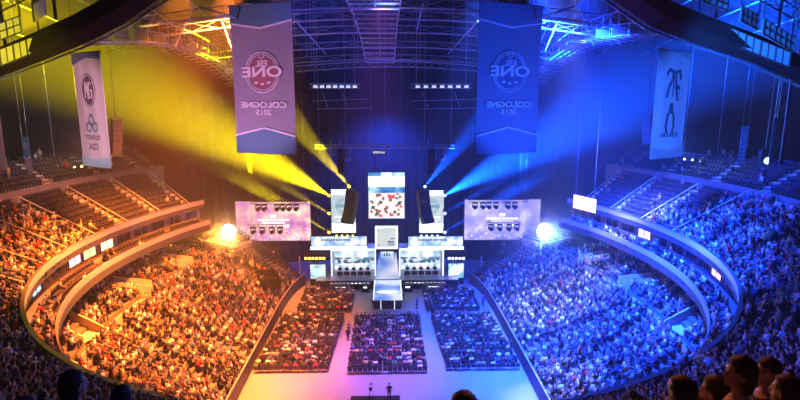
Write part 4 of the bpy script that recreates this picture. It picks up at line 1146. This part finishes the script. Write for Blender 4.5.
# front lighting truss across the hall with lamps hung in a row (seen behind the banners)
a, b = at(298, 68, 70), at(480, 68, 70)
mb = MB(); n = 12
ps = [at(296 + (482 - 296) * k / n, 69 - 5 * math.sin(PI * k / n), 70) for k in range(n + 1)]
for p, q in zip(ps[:-1], ps[1:]): mb.truss(p, q, .6, .7, .045, .9)
for k in (1, 4, 8, 11): mb.tube(ps[k], (ps[k].x, 70, z_roof(ps[k].x, 70) + 1.5), .03, 4)
tag(mb.build('lighting_truss', M['steel']), 'long bowed truss with dangling lamps across the hall below the roof', 'truss')
for k in range(14):
    u = 303 + k * 13; p = at(u, 69 - 5 * math.sin(PI * (u - 296) / 186), 70); lamp(None, (p.x, 70, p.z - .4), 'dark lamp hanging from the long bowed truss', 'dark lamps of the bowed truss', sc=1.4)
for (u0, u1, v, nn_, w_) in ((318, 352, 88, 7, 'left'), (418, 464, 88, 7, 'right')):
    p, q = at(u0 - 8, v - 2, 66), at(u1 + 8, v - 2, 66)
    mb = MB(); mb.truss(p, q, .9, .5, .035, .8); 
    for s in (.1, .9): w = p.lerp(q, s); mb.tube(w, (w.x, w.y, z_roof(w.x, w.y) + 1.5), .03, 4)
    tag(mb.build('catwalk_truss', M['steel']), 'short catwalk truss with small white lamps, %s of the roof centre' % w_, 'truss')
    for k in range(nn_):
        c = p.lerp(q, .12 + .78 * k / (nn_ - 1)); mb = MB(); mb.box((0, 0, 0), (.5, .16, .28)); o = mb.build('work_light', mat('work_lens_%s%d' % (w_, k), (.6, .6, .7), .4, emit=(.55, .65, 1.0), es=1.2)); o.location = (c.x, c.y - .55, c.z - .1)
        tag(o, 'small white work light on the %s catwalk truss' % w_, 'lamp', 'work lights on the %s catwalk truss' % w_)
    tubes_obj('tension_rod', [(at(u0 + 4, v + 4, 66), at(u0 + 10, v + 20, 66)), (at(u1 - 10, v + 4, 66), at(u1 - 4, v + 20, 66)), (at(u0 - 6, v + 13, 66), at(u1 + 16, v + 11, 66)), (at(u0 - 2, v + 21, 66), at(u1 + 20, v + 20, 66))], .04, 'thin pale rods under the %s catwalk truss' % w_)
# horizontal truss over the stage with the small sign
a, b = at(315, 146.5, 74), at(455, 146.5, 74)
mb = MB(); mb.truss(a, b, .5, .45, .05, .8)
for f in (.03, .22, .5, .78, .97): w = a.lerp(b, f); mb.tube(w, (w.x, w.y, z_roof(w.x, w.y) + 1.5), .03, 4)
tag(mb.build('cross_truss', M['steel']), 'straight level truss hanging over the stage, small sign below it', 'truss')
p = at(379, 152.5, 73.8)
sg = empty('name_sign', (p.x, 73.8, p.z), label='tiny lit sign with mirrored lettering under the level truss', cat='sign')
mb = MB(); mb.box((0, .05, 0), (2.2, .06, .7)); mb.build('board', M['black'], sg); text('LANXESS', .42, sg, emis('sign_white', (.7, .7, 1), 1.2), (0, -.02, 0), 1.0)
mb = MB(); mb.tube((-.9, .05, .3), (-.9, .05, 1.0), .02, 4); mb.tube((.9, .05, .3), (.9, .05, 1.0), .02, 4); mb.build('hanger', M['rail'], sg)
for (u, v) in ((335, 155), (345, 160), (423, 154), (440, 160)):
    a, b = at(u - 4, v, 75), at(u + 5, v, 75); tubes_obj('hanging_bar', [(a, b), (a, a + Vector((0, 0, 2.2))), (b, b + Vector((0, 0, 2.2)))], .05, 'short pale hanging bar under the level truss, %s' % {335: 'outer left', 345: 'inner left', 423: 'inner right', 440: 'outer right'}[u])

r, w, h = banner((572.5, 194.5, 595, 198.5, 574, 208, 597, 213.5), 61, 57.5, 'small tilted pink and white screen at the stage end of the right tiers', SC_PINK, SLT, name='side_screen')
r['category'] = 'screen'
for s, w_, us, v0, Y, lens in ((-1, 'left', (57, 63, 69, 75, 82), 167, 66, 'amber'), (1, 'right', (684, 692, 700, 708, 716), 157, 66, 'white')):
    a, b = at(us[0] - 5, v0 - 1.5 if s < 0 else v0 - 3, Y), at(us[-1] + 5, v0 - 6 if s < 0 else v0 + 1, Y)
    mb = MB(); mb.truss(a, b, .4, .4, .04, .8)
    for f in (.1, .9): c = a.lerp(b, f); mb.tube(c, (c.x, c.y, z_roof(c.x, c.y) + 1.5), .03, 4)
    tag(mb.build('lamp_bar', M['steel']), 'short level bar with five small lamps over the %s rear seats' % w_, 'truss')
    for k, u in enumerate(us):
        c = a.lerp(b, (u - us[0] + 5) / (us[-1] - us[0] + 10)); lamp(lens, (c.x, c.y, c.z - .2), 'small glowing lamp in the row of five over the %s rear seats' % w_, 'lamps over the %s rear seats' % w_, sc=.9)
pp = empty('camera_position', CAMPOS, (0, 0, CAMROT), label='dark railed camera position among the crowd of the left lower bowl, near the stage', cat='platform')
mb = MB(); mb.box((0, 0, .9), (4.6, 2.6, .2)); mb.build('deck', M['black'], pp)
mb = MB()
for sx, sy, dx, dy in ((0, -1.3, 4.6, .08), (0, 1.3, 4.6, .08), (-2.3, 0, .08, 2.6), (2.3, 0, .08, 2.6)): mb.box((sx, sy, 1.2), (dx, dy, 1.6))
mb.build('skirt', M['black'], pp)
# curved side catwalks of the roof edge
for s, w_ in ((-1, 'left'), (1, 'right')):
    cur = [(-300, 42, 44), (-245, 42, 50), (-195, 52, 60), (-165, 68, 70), (-148, 86, 80)] if s < 0 else [(-262, 34, 44), (-215, 40, 50), (-185, 50, 60), (-162, 66, 70), (-148, 84, 80)]
    P_ = [at(387 - s * c[0], c[1], c[2]) for c in cur]
    fine = []
    for i in range(len(P_) - 1):
        p0, p1, p2, p3 = P_[max(0, i - 1)], P_[i], P_[i + 1], P_[min(len(P_) - 1, i + 2)]
        for k in range(6):
            t = k / 6; fine.append(.5 * ((2 * p1) + (p2 - p0) * t + (2 * p0 - 5 * p1 + 4 * p2 - p3) * t * t + (3 * p1 - p0 - 3 * p2 + p3) * t ** 3))
    fine.append(P_[-1])
    mb = MB()
    for k, (p, q) in enumerate(zip(fine[:-1], fine[1:])):
        for off in (-.8, 0, .8): mb.tube(p + Vector((off, 0, 0)), q + Vector((off, 0, 0)), .06, 4)
        mb.tube(p + Vector((0, 0, 1.1)), q + Vector((0, 0, 1.1)), .05, 4); mb.tube(p + Vector((0, 0, 2.2)), q + Vector((0, 0, 2.2)), .05, 4)
        mb.tube(p + Vector((-1.6 * s * -1, 0, -.3)), p + Vector((1.6 * s * -1, 0, .1)), .05, 4)
        mb.tube(p, p + Vector((0, 0, 2.2)), .04, 4)
    for k in (3, 12, 20): mb.tube(fine[k], (fine[k].x, fine[k].y, z_roof(fine[k].x, fine[k].y) + 1.5), .05, 4)
    cwk = tag(mb.build('curved_catwalk', M['steel']), 'curved steel catwalk sweeping under the roof edge on the %s side' % ('yellow-lit' if w_ == 'left' else 'blue-lit'), 'catwalk')
    for k in range(2, 22, 2):
        p = fine[k]; mb = MB(); mb.box((0, 0, .55), (1.2, .08, .8)); o = mb.build('panel', M['panel'], cwk); o.location = p
    for k, (ua, va, ub, vb) in enumerate(((-193, 5, -212, 47), (-250 + 17, 17, -247, 45), (-165, 22, -153, 55)) if s < 0 else ((-193, 8, -222 + 15, 46), (-223, 20, -233, 45), (-170, 24, -158, 52))):
        tubes_obj('drop_post', [(at(387 - s * ua, va, 52), at(387 - s * ub, vb, 52))], .09, 'pale slanting strut above the %s curved catwalk, %s' % (w_, ['longest', 'outermost', 'innermost'][k]))
    # purlins of the roof side
    for k in range(5):
        x = s * (26 + 5 * k); mb = MB(); prev = None
        for Y in range(30, 104, 4):
            q = Vector((x, Y, z_roof(x, Y) + 1.2))
            if prev: mb.tube(prev, q, .09, 4)
            prev = q
        tag(mb.build('roof_purlin', M['steel']), 'lengthwise roof rib on the %s side, number %s outward' % (w_, ['one', 'two', 'three', 'four', 'five'][k]), 'rib', 'lengthwise ribs of the %s roof side' % w_)
    for k in range(5):
        Y = 46 + 11 * k; mb = MB(); prev = None
        for i in range(9):
            x = s * (22 + 3.4 * i); q = Vector((x, Y + i * .5, z_roof(x, Y) + .9))
            if prev: mb.truss(prev, q, .3, .5, .04, 1.4, 3)
            prev = q
        tag(mb.build('roof_rafter', M['darksteel']), 'sloping roof rafter on the %s side, about %d metres down the hall' % (w_, Y), 'rafter', 'sloping rafters of the %s roof side' % w_)

# near gantries: dark curved girders with glazed boxes, upper corners
def gantry(pts, w_, rows, s):
    """pts: (u, v, Y) of the lower edge"""
    P_ = [at(*p) for p in pts]; root = empty('gantry', P_[1], label='massive dark curved gantry with %s glazed panels across the upper corner' % ('yellow-lit' if w_ == 'left' else 'blue-lit'), cat='gantry')
    mb = MB(); o_ = P_[1]
    up = Vector((0, 0, 1)); out = Vector((0, 1.0, 0))
    for p, q in zip(P_[:-1], P_[1:]):
        a, b = p - o_, q - o_; i = len(mb.v)
        prof = [Vector((0, 0, 0)), Vector((0, -.5, .9)), Vector((0, -1.2, 1.1)), Vector((0, -1.6, .2)), Vector((0, -.8, -.25))]
        for c in (a, b): mb.v += [tuple(c + f) for f in prof]
        n = len(prof)
        for k in range(n): j = (k + 1) % n; mb.f.append((i + k, i + j, i + n + j, i + n + k)); mb.m.append(0)
        mb.f.append(tuple(i + k for k in reversed(range(n)))); mb.f.append(tuple(i + n + k for k in range(n))); mb.m += [0, 0]
    mb.build('girder', M['black'], root)
    mb = MB()
    for p, q in zip(P_[:-1], P_[1:]): mb.tube(p - o_ + Vector((0, .1, -.1)), q - o_ + Vector((0, .1, -.1)), .06, 6)
    mb.build('edge_tube', M['steel'], root)
    for (u0, v0, u1, v1, hpx, nx, ny, Y) in rows:
        a, b = at(u0, v0, Y), at(u1, v1, Y + 1.5); hh = hpx / FPX * Y; e = b - a
        px = MB(); fr = MB()
        ad, bd_ = a - o_, b - o_
        i = len(px.v)
        for yy in (0, .06): px.v += [tuple(ad + Vector((0, yy, 0))), tuple(bd_ + Vector((0, yy, 0))), tuple(bd_ + Vector((0, yy, hh))), tuple(ad + Vector((0, yy, hh)))]
        px.f = [(0, 1, 2, 3), (7, 6, 5, 4), (0, 4, 5, 1), (1, 5, 6, 2), (2, 6, 7, 3), (3, 7, 4, 0)]; px.m = [0] * 6
        px.build('glazing', M['panel'], root)
        for k in range(nx + 1):
            c = ad.lerp(bd_, k / nx) + Vector((0, -.05, 0)); fr.tube(c, c + Vector((0, 0, hh)), .03 if k % 2 else .05, 4)
        for k in range(ny + 1):
            f = Vector((0, -.05, hh * k / ny)); fr.tube(ad + f, bd_ + f, .03, 4)
        for k in (0, 1): 
            c = (ad, bd_)[k] + Vector((0, 0, hh)); fr.tube(c, c + Vector((0, 0, z_roof(a.x, a.y) + 1.5 - (c.z + o_.z))), .05, 4)
        fr.build('frame', M['darksteel'], root)
    mb = MB()
    for k, f in enumerate((.1, .35, .6, .85)):
        c = P_[0].lerp(P_[-1], f) - o_ + Vector((0, -.8, 1.0)); mb.tube(c, c + Vector((0, 0, max(1, z_roof(c.x + o_.x, c.y + o_.y) + 1 - c.z - o_.z))), .08, 5)
    mb.build('hanger', M['darksteel'], root)
    mb = MB()
    for p, q in zip(P_[:-1], P_[1:]):
        mb.truss(p - o_ + Vector((0, -1.0, 3.6)), q - o_ + Vector((0, -1.0, 3.6)), .9, .9, .05, 1.1)
    mb.build('upper_truss', M['steel'] if False else M['darksteel'], root)
gantry([(-40, 92, 34), (0, 77, 31), (40, 62, 29), (90, 42, 27), (130, 22, 26), (168, -4, 25)], 'left',
       [(2, 66, 41, 50, 15, 6, 1, 26), (-6, 43, 22, 32, 15, 4, 2, 25), (35, 22, 46, 14, 16, 2, 2, 25)], -1)
gantry([(600, -6, 25), (645, 25, 26), (690, 42, 27), (745, 60, 29), (790, 80, 31), (840, 100, 34)], 'right',
       [(697, 31, 788, 67, 15, 12, 1, 26), (703, 2, 727, 11, 12, 4, 2, 25), (740, 21, 757, 30, 14, 4, 2, 25), (762, 34, 793, 52, 14, 6, 2, 25)], 1)

# ------------------------------------------------------------------ light
def spot(name, loc, target, power, col, size, blend=.3, r=.15):
    l = bpy.data.lights.new(name, 'SPOT'); l.energy = power; l.color = col; l.spot_size = R(size); l.spot_blend = blend; l.shadow_soft_size = r
    o = bpy.data.objects.new(name, l); C.objects.link(o); o.location = loc
    o.rotation_euler = (Vector(target) - Vector(loc)).to_track_quat('-Z', 'Y').to_euler(); return o
# beam projectors at the stage
BY, BB = (1.0, .74, .0), (.003, .075, 1.0)
def beam_pair(uL, v, uLt, vLt, Yt, pw, size, mirror=774, blend=.3):
    for s, col, nm in ((-1, BY, 'yellow'), (1, BB, 'blue')):
        u = uL if s < 0 else mirror - uL; ut = uLt if s < 0 else mirror - uLt
        p = at(u, v, 77.8); q = at(ut, vLt, Yt)
        spot('beam_' + nm, p, q, pw * (1.0 if s < 0 else 1.8), col, size, blend, .08)
        w = {186: 'uppermost', 195: 'second', 213: 'third', 232: 'lowest'}[v]
        lamp(nm if s < 0 else 'blue', (p.x, p.y + .35, p.z + .45), '%s-beam projector beside the %s upright screen, %s of four' % (nm, 'left' if s < 0 else 'right', w), 'beam projectors beside the %s upright screen' % ('left' if s < 0 else 'right'), sc=1.3)
EXEC_LIGHTS = True
beam_pair(349, 186, 272, 96, 68, 1500000, 15, blend=.5)
beam_pair(329, 195, 190, 116, 66, 3600000, 26, blend=.8)
spot('beam_yellow_low', at(329, 195, 77.8), at(232, 146, 68), 2200000, BY, 19, .9, .08)
spot('beam_blue_low', at(445, 195, 77.8), at(542, 146, 68), 3600000, BB, 19, .9, .08)
beam_pair(329, 213, 290, 190, 76, 900000, 10)
beam_pair(329, 232, 290, 208, 76, 900000, 10)
p = at(767, 157, 48); q = at(738, 205, 46)
spot('beam_tier', p, q, 60000, (.15, .4, 1.0), 14, .6, .1)
lamp('blue', (p.x, p.y + .3, p.z + .5), 'single blue-white spotlight hanging over the rear seats beside the edge-on banners', sc=2.0)
hang('hanging_cable', [(p.x, p.y + .3, p.z + .6)], 'cable holding the single spotlight beside the edge-on banners')
# the two dazzling lamps beside the wide screens
for (u, v, col, side, nm) in ((229, 231, (1.0, .36, .04), 'left', 'amber'), (544, 230, (.10, .26, 1.0), 'right', 'white')):
    p = at(u, v, 77.0)
    fl = empty('flood_lamp', p, label='dazzling %s floodlight beside the wide %s screen' % ('orange-white' if side == 'left' else 'blue-white', side), cat='lamp')
    mb = MB(); mb.tube((0, .5, 0), (0, 0, 0), .7, 16, 0, 1.0); mb.build('housing', M['blackp'], fl)
    mb = MB(); mb.ball((0, -.05, 0), (1.05, .18, 1.05), None, 0, 16, 8); mb.build('lens', emis('flood_lens_' + side, (1, .75, .4) if side == 'left' else (.75, .85, 1), 40), fl)
    mb = MB(); mb.tube((0, .3, .4), (0, .3, z_roof(p.x, p.y) + 1 - p.z), .04, 5); mb.build('hanger', M['darksteel'], fl)
    spot('flood_' + side, (p.x, p.y - .6, p.z), (p.x * .9, 30, 4), 50000, col, 95, .9, .5)
    vm = bpy.data.materials.new('glare_cloud_' + side); vm.use_nodes = True; vt = vm.node_tree; vt.nodes.clear()  # added scattering ball that imitates lens glare round the lamp
    tc = vt.nodes.new('ShaderNodeTexCoord'); gr = vt.nodes.new('ShaderNodeTexGradient'); gr.gradient_type = 'QUADRATIC_SPHERE'
    vt.links.new(tc.outputs['Object'], gr.inputs[0]); mu = vt.nodes.new('ShaderNodeMath'); mu.operation = 'MULTIPLY'; mu.inputs[1].default_value = .13
    vt.links.new(gr.outputs['Fac'], mu.inputs[0]); vq = vt.nodes.new('ShaderNodeVolumeScatter'); vt.links.new(mu.outputs[0], vq.inputs['Density'])
    ou = vt.nodes.new('ShaderNodeOutputMaterial'); vt.links.new(vq.outputs[0], ou.inputs['Volume'])
    mb = MB(); mb.ball((0, 0, 0), 1.0, None, 0, 24, 14); hz = mb.build('glare_cloud', vm, smooth=True); hz.location = (p.x, p.y - 1.5, p.z); hz.scale = (12, 7, 11)
    tag(hz, 'added scattering cloud imitating lens glare around the dazzling %s floodlight' % ('orange' if side == 'left' else 'blue-white'), 'glare_cloud', kind='stuff')
# overhead washes, plus added fills for roof steel, banners, gantries and foreground heads
s_ = spot
OR, MG, BU = (1.0, .19, .022), (.85, .12, .45), (.006, .05, 1.0)
s_('wash_left_bowl', (-14, 50, 39), (-23, 58, 4), 340000, OR, 66, .6, .6)
s_('wash_left_bowl_near', (-17, 47, 39), (-24, 44, 4), 200000, OR, 56, .6, .6)
s_('wash_left_club', (-13, 47, 39), (-33, 57, 14), 60000, OR, 44, .7, .6)
s_('wash_left_corner', (-17, 46, 39), (-28, 38, 12), 26000, (1.0, .5, .1), 24, .8, .5)
s_('wash_right_bowl', (14, 50, 39), (23, 58, 4), 640000, BU, 66, .6, .6)
s_('wash_right_bowl_near', (17, 47, 39), (24, 44, 4), 300000, BU, 56, .6, .6)
s_('wash_right_bowl_white', (15, 47, 39), (20, 60, 4), 110000, (.5, .62, 1.0), 26, .9, .6)
s_('wash_right_patch', (16, 46, 39), (15.5, 44, 2), 110000, (.6, .7, 1.0), 16, .9, .4)
s_('wash_right_patch_rear', (17, 50, 39), (28, 62, 9), 90000, (.6, .7, 1.0), 16, .9, .4)
s_('wash_left_patch', (-17, 50, 39), (-28, 60, 9), 16000, (1.0, .6, .25), 20, .9, .4)
s_('wash_right_club', (13, 47, 39), (34, 56, 14), 260000, BU, 52, .7, .6)
s_('wash_right_club_white', (13, 47, 39), (32, 62, 14), 130000, (.5, .6, 1.0), 15, .9, .5)
s_('wash_right_club_soft', (13, 47, 39), (33, 62, 14), 40000, (.4, .5, 1.0), 26, .9, .6)
s_('wash_floor_left', (-9, 47, 40), (-13, 49, 0), 120000, (1.0, .25, .05), 36, .9, .6)
s_('wash_floor_mid', (0, 46, 40.5), (-3, 52, 0), 110000, (.65, .12, .8), 34, 1, .6)
s_('wash_floor_right', (8, 47, 40), (9, 54, 0), 340000, (.03, .10, 1.0), 46, .9, .6)
s_('wash_stage', (0, 42, 41), (0, 79, 2), 22000, (.1, .2, 1.0), 30, .7, .5)
s_('wash_curtain', (0, 80, 26), (0, 91, 14), 50000, (.01, .07, 1.0), 110, .9, .8)
s_('fill_roof_mid', (0, 80, 20), (0, 60, 40), 15000, (.01, .08, 1.0), 95, .8, .8)  # added uplights, here and next, so the roof steel reads
s_('fill_roof_right', (14, 70, 22), (30, 50, 38), 20000, (.01, .05, 1.0), 90, .8, .8)
s_('fill_banner_left', (-16, 30, 20), (-9.7, 40, 28.6), 9500, (.85, .6, 1.0), 46, .7, .4)  # this and the following banner and edge lights are added, without real sources
s_('fill_banner_right', (16, 30, 20), (9.7, 40, 28.6), 21000, (.03, .12, 1.0), 46, .7, .4)
s_('fill_side_banner_left', (-12, 22, 26), (-22, 36, 27), 17000, (1.0, .72, .8), 38, .7, .4)
s_('fill_side_banner_right', (12, 22, 26), (22, 37, 27), 34000, (.04, .17, 1.0), 38, .7, .4)
s_('fill_edge_right', (8, 20, 27), (33, 42, 27), 30000, (.12, .35, 1.0), 24, .7, .4)
s_('fill_far_banner_left', (-20, 44, 24), (-42, 60, 22), 5000, (.7, .6, 1.0), 16, .7, .4)
s_('fill_far_banner_right', (20, 44, 24), (42, 60, 22), 12000, (.12, .3, 1.0), 16, .7, .4)
s_('fill_gantry_left', (-8, 16, 29), (-19.5, 26, 31.0), 9000, (1.0, .78, .01), 26, .7, .4)  # added pair colouring the gantry glazing in place of stage light
s_('fill_gantry_right', (8, 16, 29), (18.5, 26, 31.0), 34000, (.01, .16, 1.0), 30, .7, .4)
s_('fill_front_right', (3.5, 12, 31), (3.4, 4, 25.5), 1300, (1.0, .2, .04), 50, .6, .3)  # added front light for the foreground faces
s_('rim_left', (3, 8, 29), (-2.6, 4.6, 26.5), 300, (.08, .12, 1.0), 34, .6, .2)  # added rim lights, left and centre, on the foreground heads
s_('rim_centre', (3, 9, 29), (.6, 3.0, 26), 120, (.8, .8, 1.0), 14, .6, .2)
s_('seat_lamps_left', (-39, 66, 24.5), (-41, 62, 19), 900, (1.0, .55, .15), 80, .8, .3)
s_('seat_lamps_right', (37, 66, 24.5), (39, 62, 19), 2500, (.3, .5, 1.0), 80, .8, .3)
s_('wash_near_left', (6, 22, 33), (-16, 22, 20), 900, (.9, .45, .6), 60, .8, .5)
s_('wash_near_right', (-6, 24, 33), (22, 26, 20), 40000, BU, 75, .8, .5)

w = bpy.data.worlds.new('hall_air'); bpy.context.scene.world = w; w.use_nodes = True
nt = w.node_tree; nt.nodes['Background'].inputs[0].default_value = (.02, .025, .06, 1); nt.nodes['Background'].inputs[1].default_value = 0.0
vs = nt.nodes.new('ShaderNodeVolumeScatter'); vs.inputs['Color'].default_value = (1, 1, 1, 1); vs.inputs['Density'].default_value = 0.0014; vs.inputs['Anisotropy'].default_value = 0.25
nt.links.new(vs.outputs[0], nt.nodes['World Output'].inputs['Volume'])

cam = bpy.data.cameras.new('camera'); co = bpy.data.objects.new('camera', cam); C.objects.link(co)
co.location = CAM; co.rotation_euler = (PI / 2 - PITCH, 0, -YAW); cam.sensor_width = 36; cam.lens = FPX / 800 * 36; cam.clip_end = 400; cam.clip_start = .05
bpy.context.scene.camera = co
sc = bpy.context.scene
sc.view_settings.view_transform = 'Standard'; sc.view_settings.look = 'None'; sc.view_settings.gamma = 1; sc.view_settings.exposure = 0.1
sc.view_settings.use_curve_mapping = False
try:
    cy = sc.cycles; cy.max_bounces = 4; cy.diffuse_bounces = 2; cy.glossy_bounces = 2; cy.volume_bounces = 0; cy.transmission_bounces = 2; cy.use_denoising = True
    cy.sample_clamp_indirect = 4; cy.caustics_reflective = False; cy.caustics_refractive = False; cy.use_light_tree = True
except Exception as e: print(e)
print('objects', len(bpy.data.objects))
